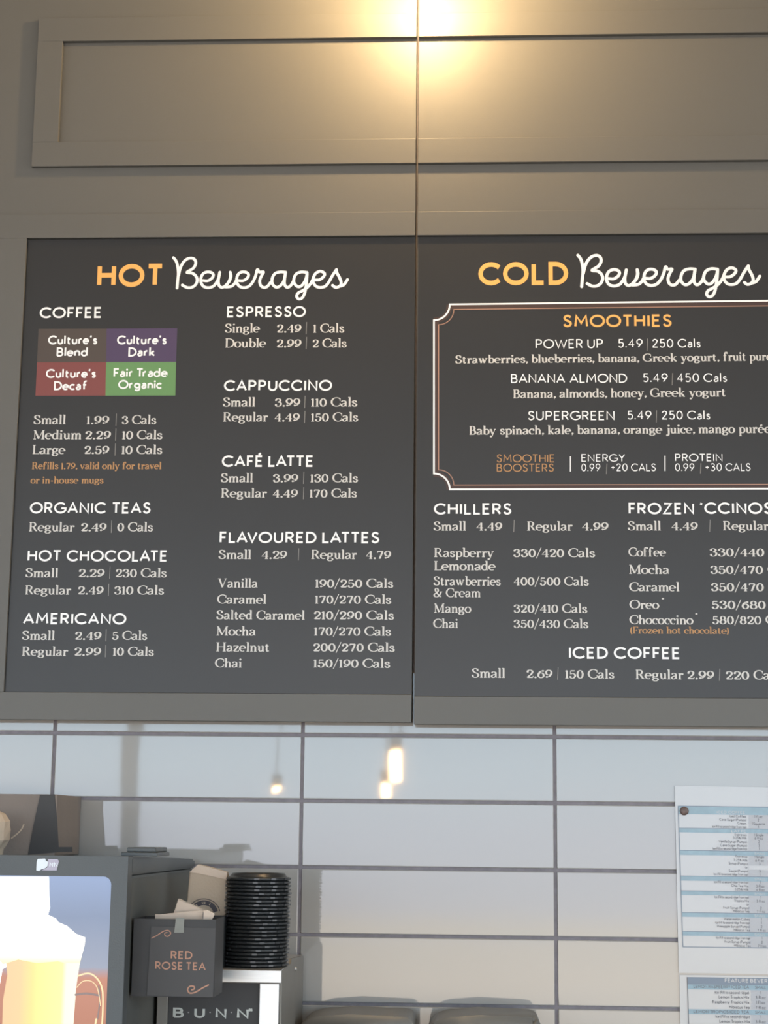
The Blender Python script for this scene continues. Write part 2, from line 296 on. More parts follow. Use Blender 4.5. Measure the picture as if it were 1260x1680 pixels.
def layout(font, text, wt, gap, space):
    """list of (mode, pts, xoffset) and natural width"""
    G = SANS if font == 'sans' else SERIF; out = []; x = 0.; prev = ''
    for ch in text:
        if ch == ' ': x += space+gap; prev = ''; continue
        st = []; lo, hi = 1e9, -1e9
        for sp in G[ch].split('|') if ch != '|' else [G['|']]:
            m, body = sp[0], sp[2:]
            if m == '_':
                a, b_, c = map(float, body.split(',')); pts = [(a-c, b_), (a+c, b_)]; m = 't'
            else:
                pts = parse(body)
                if m == 's': pts = catmull(pts); m = 'a'
            ex = wt/2 if font == 'sans' else (2 if m in 't' else wt*.4)
            lo = min(lo, min(p[0] for p in pts)-ex); hi = max(hi, max(p[0] for p in pts)+ex); st.append((m, pts))
        g = gap
        if prev:
            if font == 'serif' and (ch in '.,' or prev in '.'): g += 6
            if font == 'serif' and ch.isdigit() and prev.isdigit(): g += 2
            if (prev+ch) in KERN: g -= KERN[prev+ch]
            rr = 5 if font == 'sans' else 3
            if ch in 'OCGQocedqTAVWYvy' : g -= rr
            if prev in 'OCDGobpecTAVWYLFvy': g -= rr
            pass
        elif x > 0: g = 0
        else: g = 0
        x += g
        for m, pts in st: out.append((m, pts, x-lo))
        x += hi-lo; prev = ch
    return out, x
def write(ink, font, text, x0, x1, yb, cap, Y, wt=None, gap=None, y1=None, space=None):
    """text from pixel x0 to x1 with its baseline at pixel row yb, laid on the plane y = Y"""
    if wt is None: wt = 15 if font == 'sans' else 15.5
    if gap is None: gap = 18 if font == 'sans' else 5
    if space is None: space = 30 if font == 'sans' else 33
    st, W = layout(font, text, wt, gap, space)
    a = at(x0, yb, Y); b = at(x1, yb if y1 is None else y1, Y)
    top = at(x0, yb-cap, Y); sx = (b.x-a.x)/W; sz = (top.z-a.z)/100.
    kx = (b.z-a.z)/W if y1 is not None else 0.
    for m, pts, ox in st:
        if font == 'sans':
            s_ = (100-wt)/100
            pts = [(p[0], wt/2+p[1]*s_) for p in pts]; wf = lambda d: wt
            if m == 'h': wf = lambda d: 5
        else:
            thin = 6.8 if cap > 12 else 8
            pts = [(p[0], p[1]*(1-thin/100)+thin/2) for p in pts]
            if m == 't': wf = lambda d: thin
            elif m == 'T': wf = lambda d: wt
            elif m == 'u': wf = lambda d: wt*.75
            elif m == 'h': wf = lambda d: 6
            else: wf = lambda d: thin+(wt*1.05-thin)*abs(d[1])**1.6
        if m == '.':
            ink.disc(pts[0][0]+ox, pts[0][1], wt*.62, a.x, a.z, Y, sx, sz, kx); continue
        L = [((p[0]+ox, p[1]), (q[0]+ox, q[1])) for p, q in ribbon(pts, wf)]
        ink.strip(L, a.x, a.z, Y, sx, sz, kx)
def px_stroke(ink, pts, wpx, Y, smooth=True, caps=True):
    """hand-drawn stroke through pixels on the plane y = Y"""
    P = [(at(x, y, Y).x, at(x, y, Y).z) for x, y in pts]
    if smooth: P = catmull(P, 7)
    wd = wpx*abs(Y-CAM.y)/FPX
    P2 = [P[0]]
    for p in P[1:]:
        if hypot(p[0]-P2[-1][0], p[1]-P2[-1][1]) > wd*.12: P2.append(p)
    # scale into metres; ribbon closes when ends meet within half a unit, so work in millimetres*10
    Q = [(p[0]*1e4, p[1]*1e4) for p in P2]
    runs = [[Q[0]]]
    for i in range(1, len(Q)):
        runs[-1].append(Q[i])
        if i < len(Q)-1 and caps:
            ax, ay, bx_, by_ = Q[i][0]-Q[i-1][0], Q[i][1]-Q[i-1][1], Q[i+1][0]-Q[i][0], Q[i+1][1]-Q[i][1]
            if (ax*bx_+ay*by_)/((hypot(ax, ay)*hypot(bx_, by_)) or 1) < .75:
                ink.disc(Q[i][0], Q[i][1], wd*.5e4, 0, 0, Y, 1e-4, 1e-4, n=14); runs.append([Q[i]])
    for q in runs:
        if len(q) > 1: ink.strip(ribbon(q, lambda d: wd*1e4), 0, 0, Y, 1e-4, 1e-4)
    if caps:
        for p in (P2[0], P2[-1]): ink.disc(p[0]*1e4, p[1]*1e4, wd*.5e4, 0, 0, Y, 1e-4, 1e-4, n=14)
def ink_obj(name, ink, m, parent, label=None):
    o = mesh_obj(name, ink.v, ink.f, m, parent)
    if label: o['label'] = label
    return o

# ------------------------------------------------------------------ room shell
Y_F, Y_B = -.050, -.041       # cabinet frame face, backing face
CB = at(683, 1185.5, Y_F).z   # underside of the bulkhead
box('floor', ROOM_X0-.2, ROOM_X1+.2, ROOM_Y-.2, .2, -.1, 0, M['floor'])['kind'] = 'structure'
box('ceiling', ROOM_X0-.2, ROOM_X1+.2, ROOM_Y-.2, .2, ROOM_H, ROOM_H+.1, M['ceil'])['kind'] = 'structure'
for nm, x0, x1 in (('wall_left', ROOM_X0-.2, ROOM_X0), ('wall_right', ROOM_X1, ROOM_X1+.2)):
    bm = bmesh.new(); add_box(bm, x0, x1, ROOM_Y-.2, .2, 0, WZ0); add_box(bm, x0, x1, ROOM_Y-.2, .2, WZ1, ROOM_H)
    ys = [ROOM_Y-.2] + [v for ab in FILL_SIDE_WIN for v in ab] + [.2]
    for a, b in zip(ys[::2], ys[1::2]): add_box(bm, x0, x1, a, b, WZ0, WZ1)
    tag(bm_obj(nm, bm, M['wall']), kind='structure')
k_ = len(WINDOWS)
for x0 in (ROOM_X0-.12, ROOM_X1+.08):
    for a, b in FILL_SIDE_WIN:
        k_ += 1; bm = bmesh.new()
        for y0, y1, z0, z1 in ((a, a+.04, WZ0, WZ1), (b-.04, b, WZ0, WZ1), (a+.04, b-.04, WZ0, WZ0+.04), (a+.04, b-.04, WZ1-.04, WZ1), ((a+b)/2-.02, (a+b)/2+.02, WZ0+.04, WZ1-.04)): add_box(bm, x0, x0+.04, y0, y1, z0, z1)
        tag(bm_obj('window_%d' % k_, bm, M['frame']), kind='structure')  # frames of the side windows added for fill daylight
bm = bmesh.new()
add_box(bm, ROOM_X0, ROOM_X1, ROOM_Y-.2, ROOM_Y, 0, WZ0); add_box(bm, ROOM_X0, ROOM_X1, ROOM_Y-.2, ROOM_Y, WZ1, ROOM_H)
xs = [ROOM_X0] + [v for ab in WINDOWS for v in ab] + [ROOM_X1]
for a, b in zip(xs[::2], xs[1::2]): add_box(bm, a, b, ROOM_Y-.2, ROOM_Y, WZ0, WZ1)
tag(bm_obj('wall_front', bm, M['wall']), kind='structure')
for i, (a, b) in enumerate(WINDOWS):
    bm = bmesh.new(); t_ = .02; y0, y1 = ROOM_Y-.10, ROOM_Y-.06
    for x0, x1, z0, z1 in ((a, a+t_, WZ0, WZ1), (b-t_, b, WZ0, WZ1), (a+t_, b-t_, WZ0, WZ0+t_), (a+t_, b-t_, WZ1-t_, WZ1)):
        add_box(bm, x0, x1, y0, y1, z0, z1)
    tag(bm_obj('window_%d' % (i+1), bm, M['frame']), kind='structure')

# back wall: masonry with grout, and every tile a piece of its own
wall = box('wall_back', ROOM_X0, ROOM_X1, -.0055, .2, 0, ROOM_H, M['grout']); wall['kind'] = 'structure'
YT = -.004
XA, XB, XC = at(94, 1190, YT).x, at(497.5, 1190, YT).x, at(912, 1190, YT).x
TW = (XC-XA)/2; zl = [at(700, y, YT).z for y in (1207.5, 1314, 1424.5, 1536.5, 1649)]
TH = (zl[0]-zl[4])/4; G2 = .0024
bm = bmesh.new(); add_box(bm, -TW/2+G2, TW/2-G2, YT-.004, .001, -TH/2+G2, TH/2-G2, bev=.0016, seg=3)
tme = bpy.data.meshes.new('tile'); bmesh.ops.recalc_face_normals(bm, faces=bm.faces); bm.to_mesh(tme); bm.free(); tme.materials.append(M['tile'])
for p in tme.polygons: p.use_smooth = False
rowtilt = {-1: .0, 0: -.10, 1: .02, 2: .10, 3: -.12, 4: .05}
for c in range(-5, 5):
    for r_ in range(-1, int((zl[0]-.905)/TH)):
        o = bpy.data.objects.new('tile', tme); C.objects.link(o); o.parent = wall
        o.location = (XB+(c+.5)*TW, 0, zl[0]-(r_+.5)*TH)
        o.rotation_euler = (R(random.uniform(-.06, .06)+rowtilt.get(r_, 0)), 0, R(random.uniform(-.10, .10)))

# ------------------------------------------------------------------ bulkhead cabinets with raised frames
SEAM_L, SEAM_R = at(679.5, 600, Y_F).x, at(683.2, 600, Y_F).x
zz = {k: at(683, y, Y_F).z for k, y in dict(ft=21.5, rt=60, rb=227, fb=267.3, lt=347, bt=386.2, bb=1139.5, cb=1185.5).items()}
CAB_TOP = ROOM_H-.001
XL_OUT, XL_IN = at(56, 180, Y_F).x, at(99, 150, Y_F).x
BX_L = at(25, 760, Y_F).x
def cabinet(x0, x1, stile_out, stile_in, low_in, low_out, label, seam_side, dz):
    t = thing('overhead_cabinet', ((x0+x1)/2, 0, zz['cb']+dz), label, 'cabinet', None)
    box('backing_panel', x0, x1, -.001, Y_B, zz['cb']+dz+.002, CAB_TOP, M['paint'], t, bev=.0006)
    z = {k: v+dz*(1 if k in ('bb', 'cb') else 0) for k, v in zz.items()}
    bev = .0007
    def piece(n, a, b, c_, d): return box(n, a, b, Y_B-.0002, Y_F, c_, d, M['paint'], t, bev=bev)
    a, b = (stile_out, x1) if seam_side == 'r' else (x0, stile_out)
    piece('frame_rail', a, b, z['rt'], z['ft']); piece('frame_rail', a, b, z['fb'], z['rb'])
    piece('frame_stile', stile_out, stile_in, z['rb'], z['rt'])
    a, b = (low_out, x1) if seam_side == 'r' else (x0, low_out)
    piece('frame_rail', a, b, z['bt'], z['lt']); piece('frame_rail', a, b, z['cb'], z['bb'])
    piece('frame_stile', low_out, low_in, z['bb'], z['bt'])
    return t
cabL = cabinet(-1.45, SEAM_L, XL_OUT, XL_IN, BX_L, BX_L-.075, 'grey painted panelled cabinet front on the left holding the hot drinks board', 'r', 0)
RX_IN = SEAM_R+(SEAM_L-BX_L)+.02
cabR = cabinet(SEAM_R, SEAM_R+1.45, RX_IN+.045, RX_IN, RX_IN, RX_IN+.075, 'grey painted panelled cabinet front on the right holding the cold drinks board', 'l', -.0025)

# ------------------------------------------------------------------ menu boards
YB = -.0445; YI = YB-.0002
hb = thing('menu_board', ((BX_L+SEAM_L)/2, Y_B, zz['bb']), 'charcoal menu board with orange and white HOT Beverages title, left of the seam', 'menu board')
box('panel', BX_L+.0008, SEAM_L-.0005, Y_B-.0002, YB, zz['bb']+.0008, zz['bt']-.0008, M['board'], hb)
cb_ = thing('menu_board', ((SEAM_R+RX_IN)/2, Y_B, zz['bb']-.0025), 'charcoal menu board with COLD Beverages title and framed smoothie list, right of the seam', 'menu board')
box('panel', SEAM_R+.0015, RX_IN-.0008, Y_B-.0002, YB, zz['bb']-.0025+.0008, zz['bt']-.0008, M['board'], cb_)

BEV = [  # script word traced in pixels of a 7.875x crop at (275,410)
 [(75,100),(108,142),(128,205),(138,300),(130,400),(122,492)],
 [(142,330),(163,240),(200,165),(250,118),(310,105),(352,128),(362,180),(330,238),(250,290),(320,302),(366,340),(382,392),(362,448),(315,483),(250,486),(190,455)],
 [(455,395),(520,398),(575,362),(590,320),(560,290),(505,285),(455,312),(430,370),(435,430),(470,475),(530,488),(590,470),(632,420),(660,360),(674,285),(664,340),(655,400),(665,460),(702,485),(745,465),(785,420),(812,350),(808,285),(818,340),(800,400),(765,445),(740,478),(820,472),(865,435),(895,380)],
 [(905,395),(975,398),(1030,362),(1045,320),(1015,290),(960,285),(915,312),(893,370),(898,430),(935,475),(990,488),(1050,470),(1100,415),(1135,340),(1160,255),(1183,285),(1238,285),(1215,330),(1190,395),(1200,455),(1238,485),(1285,475),(1330,420)],
 [(1521,288),(1450,285),(1385,308),(1350,375),(1355,440),(1400,482),(1450,468),(1495,415),(1515,350),(1524,288),(1510,390),(1513,450),(1546,485),(1591,460),(1625,405)],
 [(1801,292),(1726,285),(1661,312),(1632,372),(1636,430),(1681,475),(1728,465),(1771,410),(1795,345),(1803,292),(1796,400),(1786,480),(1770,560),(1741,618),(1696,635),(1667,602),(1686,558),(1741,528),(1801,488),(1851,430),(1881,370)],
 [(1893,388),(1961,385),(2011,350),(2029,310),(1996,281),(1951,280),(1906,312),(1881,370),(1886,430),(1926,475),(1981,485),(2036,470),(2081,418),(2131,330),(2181,255)],
 [(2181,255),(2190,300),(2226,368),(2242,430),(2221,470),(2171,485),(2131,458)],
 [(2215,472),(2271,455),(2301,420),(2326,380)]]
def script_word(parent, fx, fy, wpx):
    ink = Ink()
    for st in BEV: px_stroke(ink, [(fx(275+x/7.875), fy(275+x/7.875, 410+y/7.875)) for x, y in st], wpx, YI)
    ink_obj('script_lettering', ink, M['white'], parent, 'white handwritten word Beverages')
script_word(hb, lambda x: x, lambda x, y: y, 4.9)
script_word(cb_, lambda x: 948+(x-284.5)*1.0453, lambda x, y: 469.8-(x-284.5)*.0105-(472-y)*1.035, 5.2)

def heading(parent, text, x0, x1, yb, cap, m='white', wt=17, name='heading', y1=None, label=True, Y=None):
    ink = Ink(); write(ink, 'sans', text, x0, x1, yb, cap, YI if Y is None else Y, wt=wt, y1=y1)
    return ink_obj(name, ink, M[m], parent, ('%s heading reading %s' % ({'white': 'white', 'orange': 'orange', 'dim_orange': 'dull orange'}[m], text)) if label else None)
def rows(parent, items, font='serif', m='pale', cap=15., wt=None, name=None):
    """items: (text, x0, x1, baseline[, cap]); '|' entries are thin dividers: ('|', x, ytop, ybottom)"""
    for it in items:
        ink = Ink()
        if it[0] == '|':
            px_stroke(ink, [(it[1], it[2]), (it[1]-.8, it[3])], 1.1, YI, smooth=False, caps=False); ink_obj('divider', ink, M['line'], parent); continue
        write(ink, font, it[0], it[1], it[2], it[3], it[4] if len(it) > 4 else cap, YI, wt=wt)
        n = name or ('calorie_count' if ('/' in it[0] or 'Cal' in it[0] or 'CAL' in it[0] or it[0] == '220') else 'price' if it[0][0].isdigit() else 'item_name')
        ink_obj(n, ink, M[m], parent, 'dull orange small lettering' if m == 'dim_orange' else None)
heading(hb, 'HOT', 158.9, 268.2, 471.3, 38, 'orange', 20)
heading(hb, 'COFFEE', 64.7, 166.5, 522.2, 18.2)
heading(hb, 'ESPRESSO', 372.2, 501.7, 520.8, 18)
heading(hb, 'CAPPUCCINO', 367.2, 544.7, 641.7, 18)
heading(hb, 'CAFÉ LATTE', 363.8, 514, 766, 19)
heading(hb, 'FLAVOURED LATTES', 360.2, 622.1, 891, 19)
heading(hb, 'ORGANIC TEAS', 48.6, 246.7, 842.5, 18.7)
heading(hb, 'HOT CHOCOLATE', 45, 274.4, 921, 18.7)
heading(hb, 'AMERICANO', 37.5, 207, 1024, 18.7)
def bar(x, yb): return ('|', x, yb-17.5, yb+2.5)
rows(hb, [('Single',369,426,545.8),('2.49',454.4,494,545.8),bar(503,545.8),('1 Cals',513.6,564.4,545.8),('Double',369.4,436.4,570.3),('2.99',454,494,570.3),bar(503,570.3),('2 Cals',512.8,568.3,570.3)])
rows(hb, [('Small',365.8,418.6,667),('3.99',451,492.2,667),bar(500.5,667),('110 Cals',510,585.8,667),('Regular',365.8,439.2,691.5),('4.49',450.5,491.4,691.5),bar(500.3,691.5),('150 Cals',510,587.2,691.5)])
rows(hb, [('Small',362.3,415,791.4),('3.99',448,488.8,791.4),bar(498.6,791.4),('130 Cals',508.8,587,791.4),('Regular',362.3,437.3,816.4),('4.49',447.7,488.2,816.4),bar(498.4,816.4),('170 Cals',507.6,585,816.4)])
fl = [('Small',358.5,412,917),('4.29',429.3,470.4,917),bar(490.3,917),('Regular',510.5,585,917),('4.79',600.4,641.2,917)]
for a in (('Vanilla',357,422.7,'190/250 Cals',517,645,964),('Caramel',356.4,436.7,'170/270 Cals',516.5,641.5,990.3),('Salted Caramel',355,500,'210/290 Cals',515,646,1016.2),
          ('Mocha',355,419.5,'170/270 Cals',515,641.2,1042.5),('Hazelnut',354.3,442,'200/270 Cals',514,647.4,1068.8),('Chai',352.8,396.5,'150/190 Cals',514,639.7,1095)):
    fl += [(a[0],a[1],a[2],a[6]),(a[3],a[4],a[5],a[6])]
rows(hb, fl)
rows(hb, [('Small',55,107.8,696),('1.99',141.7,178.6,696),bar(191,696),('3 Cals',200,256,696),('Medium',54.2,133.3,720.6),('2.29',139.7,181.4,720.6),bar(190.3,720.6),('10 Cals',200,266,720.6),
          ('Large',52.8,107,745),('2.59',138.3,178.6,745),bar(189.5,745),('10 Cals',199,265.8,745)])
rows(hb, [('Refills 1.79, valid only for travel',52.2,264.7,769.7),('or in-house mugs',50,169.4,793.3)], m='dim_orange', cap=11.5, wt=17, name='note')
rows(hb, [('Regular',47.2,121.7,871.7),('2.49',132.8,174.2,871.7),bar(183.3,871.7),('0 Cals',192.5,250.6,871.7)])
rows(hb, [('Small',41.7,95.3,947),('2.29',129,170.8,947),bar(180.6,947),('230 Cals',189.7,273,947),('Regular',40.8,116,975.3),('2.49',127.8,169.4,975.3),bar(178.6,975.3),('310 Cals',187.5,268.6,975.3)])
rows(hb, [('Small',36,89.7,1049.7),('2.49',123,165.8,1049.7),bar(174.4,1049.7),('5 Cals',184,241,1049.7),('Regular',35.6,111,1075.8),('2.99',122,165.3,1075.8),bar(173.6,1075.8),('10 Cals',184.7,252,1075.8)])
for nm, q, words in (('t_brown', [(63.3,539.7),(175,539.5),(174.2,594.2),(60.8,594.5)], [("Culture's",78.6,159.2,565.3),("Blend",92.5,143.6,585)]),
                     ('t_purple', [(175,539.5),(290.8,538.9),(288.9,594),(174.2,594.2)], [("Culture's",191.7,273,565.3),("Dark",210.3,254.2,585)]),
                     ('t_red', [(60.8,594.5),(174.2,594.2),(173,649.2),(58.3,649.4)], [("Culture's",75,157,620.3),("Decaf",88.3,143,640.3)]),
                     ('t_green', [(174.2,594.2),(288.9,594),(287.5,648.9),(173,649.2)], [("Fair Trade",186,275,619),("Organic",193.6,265.8,638.3)])):
    bm = bmesh.new(); prism(bm, px_poly(q, YB), YB+.0002, YB-.0003)
    t = bm_obj('colour_block', bm, M[nm], hb); t['label'] = {'t_brown': 'brown', 't_purple': 'purple', 't_red': 'brick red', 't_green': 'green'}[nm]+' printed block'
    ink = Ink()
    for wd in words: write(ink, 'sans', wd[0], wd[1], wd[2], wd[3], 15, YB-.0005, wt=18.5, gap=11, space=24)
    ink_obj('lettering', ink, M['white'], t)

# cold board
heading(cb_, 'COLD', 784.8, 932.4, 468.3, 38, 'orange', 20)
def notched(ink, x0, x1, y0, y1, r_, wpx, slope_t, slope_b):
    P = []
    def yt(x, y, s): return y+(x-x0)*s
    P += [(x0, y1-r_)]; P += [(x0, y0+r_)]
    P += [(x0+r_*sin(R(a)), y0+r_*cos(R(a))) for a in range(10, 90, 10)] + [(x0+r_, y0)]
    P += [(x1-r_, yt(x1, y0, slope_t))] + [(x1-r_*cos(R(a)), yt(x1, y0, slope_t)+r_*sin(R(a))) for a in range(10, 90, 10)] + [(x1, yt(x1, y0, slope_t)+r_)]
    P += [(x1, yt(x1, y1, slope_b)-r_)] + [(x1-r_*sin(R(a)), yt(x1, y1, slope_b)-r_*cos(R(a))) for a in range(10, 90, 10)] + [(x1-r_, yt(x1, y1, slope_b))]
    P += [(x0+r_, y1)] + [(x0+r_*cos(R(a)), y1-r_*sin(R(a))) for a in range(10, 90, 10)] + [(x0, y1-r_)]
    px_stroke(ink, P, wpx, YI, smooth=False, caps=False)
ik = Ink(); notched(ik, 715.6, 1325, 503.8, 799.4, 21, 9.0, -.0105, -.002); o = ink_obj('border_shade', ik, M['maroon'], cb_)
ik = Ink(); notched(ik, 711.9, 1329, 499.5, 803.0, 26, 3.0, -.0105, -.002); ink_obj('border_line', ik, M['white'], cb_, 'white notched border line').location.y = -.0003
ik = Ink(); notched(ik, 719.6, 1321, 507.8, 795.8, 25, 1.5, -.0105, -.002); ink_obj('border_line', ik, M['pink'], cb_, 'thin copper notched border line').location.y = -.0003
heading(cb_, 'SMOOTHIES', 924, 1102, 537, 20.4, 'orange', 17)
for t_, x0, x1, yb, pr, p0, p1, bx, cal, c0, c1, yb2 in (('POWER UP',878.8,989.3,571.7,'5.49',1014.3,1054.5,1062.4,'250 Cals',1070,1149.3,570.5),
        ('BANANA ALMOND',838.3,1029,628.6,'5.49',1055,1095.7,1103.6,'450 Cals',1110.7,1192.6,627),('SUPERGREEN',866.4,1008.3,689.5,'5.49',1029.5,1069,1077.4,'250 Cals',1085.5,1165.2,688.3)):
    heading(cb_, t_, x0, x1, yb, 15.2, 'white', 12.5)
    rows(cb_, [(pr,p0,p1,yb2),('|',bx,yb2-15,yb2+5),(cal,c0,c1,yb2)], 'sans', 'white', 14.5, 12)
for t_, x0, x1, yb, cp, y1_, wt_ in (('Strawberries, blueberries, banana, Greek yogurt,',747,1180,596.6,13.6,592.6,17),('fruit purée',1186.7,1277,592.5,14.6,591.6,17),
        ('Banana, almonds, honey, Greek yogurt',842,1191,653.3,14.4,650.3,17), ('Baby spinach, kale, banana, orange juice,',770,1139.8,713.3,14.2,711,17),('mango purée',1146,1265,711,14.8,710.4,17)):
    ink = Ink(); write(ink, 'serif', t_, x0, x1, yb, cp, YI, y1=y1_, wt=wt_); ink_obj('ingredient_line', ink, M['pale'], cb_)
rows(cb_, [('SMOOTHIE',815,909.8,758.6),('BOOSTERS',815,908.5,774)], 'sans', 'dim_orange', 13.2, 12, 'note')
rows(cb_, [('ENERGY',953.8,1025.5,757.6),('0.99',953.8,985,773.2),('|',995.7,760.5,778),('+20 CALS',1002.4,1076,773),('PROTEIN',1107.6,1185.5,757),('0.99',1107.6,1139.3,772.8),('|',1150,760,777.5),('+30 CALS',1157,1231.4,772.6)], 'sans', 'white', 12.6, 12)
for x_ in (935.8, 1091): ik = Ink(); px_stroke(ik, [(x_,748.6-(x_>1000)),(x_,773.6-(x_>1000))], 1.8, YI, False, False); ink_obj('divider', ik, M['white'], cb_, 'white upright divider')
heading(cb_, 'CHILLERS', 711.7, 839, 844.3, 18.8)
heading(cb_, 'FROZEN', 1031.4, 1139, 843.8, 19); heading(cb_, '‘CCINOS', 1148.5, 1267, 843.2, 19)
heading(cb_, 'ICED COFFEE', 933.5, 1116, 1080.5, 19.5)
rows(cb_, [('Small',711.4,764.5,870.5),('4.49',781.7,823.6,870.5),bar(843.6,870.5),('Regular',864.5,939,870.5),('4.99',955,998,870.5),
  ('Raspberry',712,810.5,914),('330/420 Cals',842.6,976,914),('Lemonade',712,812.9,935.5),('Strawberries',711.4,821.2,960.5),('400/500 Cals',843,965.7,960.5),('& Cream',711.4,788.3,979.7),
  ('Mango',712,772.9,1005.2),('320/410 Cals',843,963.3,1005.2),('Chai',711,751.4,1030.2),('350/430 Cals',843,965,1030.2)], cap=15)
rows(cb_, [('Small',1030,1084.5,870.2),('4.49',1102,1144.5,870.2),bar(1165.2,870.2),('Regular',1186,1261,870),('4.99',1277,1318,870),
  ('Coffee',1031.4,1092.6,912.9),('330/440',1165,1253.6,912.9),('Cals',1262,1303,912.9),('Mocha',1032,1098,941.5),('350/470',1166,1251.7,941.5),('Cals',1260,1301,941.5),
  ('Caramel',1032.6,1114.8,970),('350/470',1167,1252.9,970),('Cals',1262,1303,970),('Oreo',1033,1081.4,999),('530/680',1168,1256,999),('Cals',1264,1305,999),('*',1085.5,1090,991.5,11),
  ('Chococcino',1033,1137.4,1024),('*',1140.5,1145,1016.5,11),('580/820',1169,1248.8,1024),('Cals',1256.5,1298,1024)], cap=15)
rows(cb_, [('(Frozen hot chocolate)',1034.3,1195.7,1039.3)], m='dim_orange', cap=11.2, wt=16, name='note')
rows(cb_, [('Small',774,828.8,1111.7),('2.69',864,906,1112.3),bar(915.7,1112.6),('150 Cals',927,1007.6,1113),('Regular',1042.6,1121,1114),('2.99',1127.9,1171.4,1114.3),bar(1181,1114.5),('220',1191,1229,1114.8),('Cals',1236.7,1279,1114.8)], cap=15.4)

# ------------------------------------------------------------------ recipe sheets taped to the tiles
def text_line(ink, s_, xr, yb, cap, Y, wpp=.62, wt=15, left=None):
    w_ = layout('sans', s_, wt, 13, 30)[1]*cap/100*wpp
    if left is None: write(ink, 'sans', s_, xr-w_, xr, yb, cap, Y, wt=wt)
    else: write(ink, 'sans', s_, left, left+w_, yb, cap, Y, wt=wt)
YS = YT-.004-.0022
def sheet(pts, x0, bands, right, label, frame_bottom):
    c = at(1190, pts[2][1], YS)
    t = thing('recipe_sheet', (c.x, YS, c.z), label, 'sheet')
    bm = bmesh.new(); prism(bm, px_poly(pts, YS), YS+.0009, YS); bm_obj('laminated_paper', bm, M['sheet'], t)
    return t
s1 = sheet([(1107,1289),(1400,1294),(1408,1601),(1113.5,1596)], 0, 0, 0, 'laminated white recipe sheet with pale blue bands, upper one on the tiles', 0)
s2 = sheet([(1114.5,1599.5),(1408,1604),(1415,1850),(1119,1846)], 0, 0, 0, 'laminated white recipe sheet with slate FEATURE BEVERAGES header, lower one on the tiles', 0)
def xl(y): return 1112.5+(y-1322)*.0345     # left rule of the printed table
def slab(parent, nm, m, x0, x1, y0, y1, Y, sl=.013):
    bm = bmesh.new(); prism(bm, px_poly([(x0, y0), (x1, y0+(x1-x0)*sl), (x1, y1+(x1-x0)*sl), (x0, y1)], Y), Y+.0002, Y)
    return bm_obj(nm, bm, M[m], parent)
Y1, Y2, Y3 = YS-.0003, YS-.0006, YS-.0009
b1 = [(1322,1335.5),(1358.5,1365.5),(1395,1402.5),(1437,1444.5),(1461.5,1468),(1497,1504),(1528,1535)]
slab(s1, 'grey_column', 'cellgrey', 1228, 1262, 1336, 1555, Y1)
slab(s1, 'grey_column', 'sheet', 1228.5, 1262, 1420, 1427, Y2)
for y0, y1 in b1: slab(s1, 'blue_band', 'blue', xl(y0), 1400, y0, y1, Y2)
ik = Ink(); px_stroke(ik, [(xl(1322),1322),(xl(1553),1553.5)], 1.2, Y3, False, False); px_stroke(ik, [(xl(1553),1553.5),(1400,1557)], 1.2, Y3, False, False); px_stroke(ik, [(xl(1322),1322.3),(1400,1326)], 1.0, Y3, False, False)
for y0, y1 in b1: px_stroke(ik, [(xl(y0),y0),(1400,y0+3.7)], .8, Y3, False, False)
ink_obj('table_rule', ik, M['slate'], s1)
L1 = [(1341,'Iced Coffee','7 fl oz'),(1346.5,'Cane Sugar (Pumps)','2'),(1352.5,'Cream','1 Squeeze'),(1358,'Ice (Fill to second ridge from top)','1'),
 (1371,'Espresso','1 Single'),(1376.5,'3.25% Milk','6 fl oz'),(1382.5,'Vanilla Syrup (Pumps)','2'),(1388.5,'Cane Sugar (Pumps)','3'),(1394,'Ice (Fill to second ridge from top)','1'),
 (1407,'Espresso','1 Single'),(1413,'3.25% Milk','6 fl oz'),(1418.5,'Syrup (Pumps)','3'),(1424.5,'or',''),(1430.5,'Sauce (Pumps)','3'),(1436,'Ice (Fill to second ridge from top)','1'),
 (1449,'Ice (Fill to second ridge from top)','1'),(1455,'Chai Tea Mix','3 fl oz'),(1461,'3.25% Milk','4 fl oz'),
 (1473.5,'Ice (Fill to second ridge from top)','1'),(1479.5,'Tropics Mix','3 fl oz'),(1485.5,'or',''),(1491,'Fruit Syrup (Pumps)','2'),(1496.5,'Hibiscus Tea','7 fl oz'),
 (1509.5,'Watermelon Cubes','1'),(1515.5,'Ice (Fill to second ridge from top)','1'),(1521.5,'Pineapple Syrup (Pumps)','2'),(1527.5,'Hibiscus Tea','7 fl oz'),
 (1540.5,'Ice (Fill to second ridge from top)','1'),(1547,'Fruit Syrup (Pumps)','2'),(1553,'Hibiscus Tea','7 fl oz')]
ik = Ink()
for y, a, b in L1:
    xr = 1224+(y-1341)*.035; w_ = layout('sans', a, 14, 13, 30)[1]; k = .62 if a.startswith('Ice (') else .80
    write(ik, 'sans', a, xr-w_*.046*k, xr, y, 4.4, Y3, wt=15, y1=y+.9)
    if b:
        w_ = layout('sans', b, 14, 13, 30)[1]*.046*.8; xm = 1244+(y-1341)*.03; write(ik, 'sans', b, xm-w_/2, xm+w_/2, y+1, 4.4, Y3, wt=15)
ink_obj('recipe_text', ik, M['textgrey'], s1)
ik = Ink(); write(ik, 'sans', 'ICED COFFEE', 1176, 1222, 1334.5, 4, Y3, wt=14); write(ik, 'sans', 'LATTE', 1200, 1224, 1365.5, 4, Y3, wt=14)
for y in (1402, 1444, 1468, 1504, 1535): write(ik, 'sans', 'SMALL', 1238, 1256, y+.4, 4, Y3, wt=14)
ink_obj('band_text', ik, M['sheet'], s1)
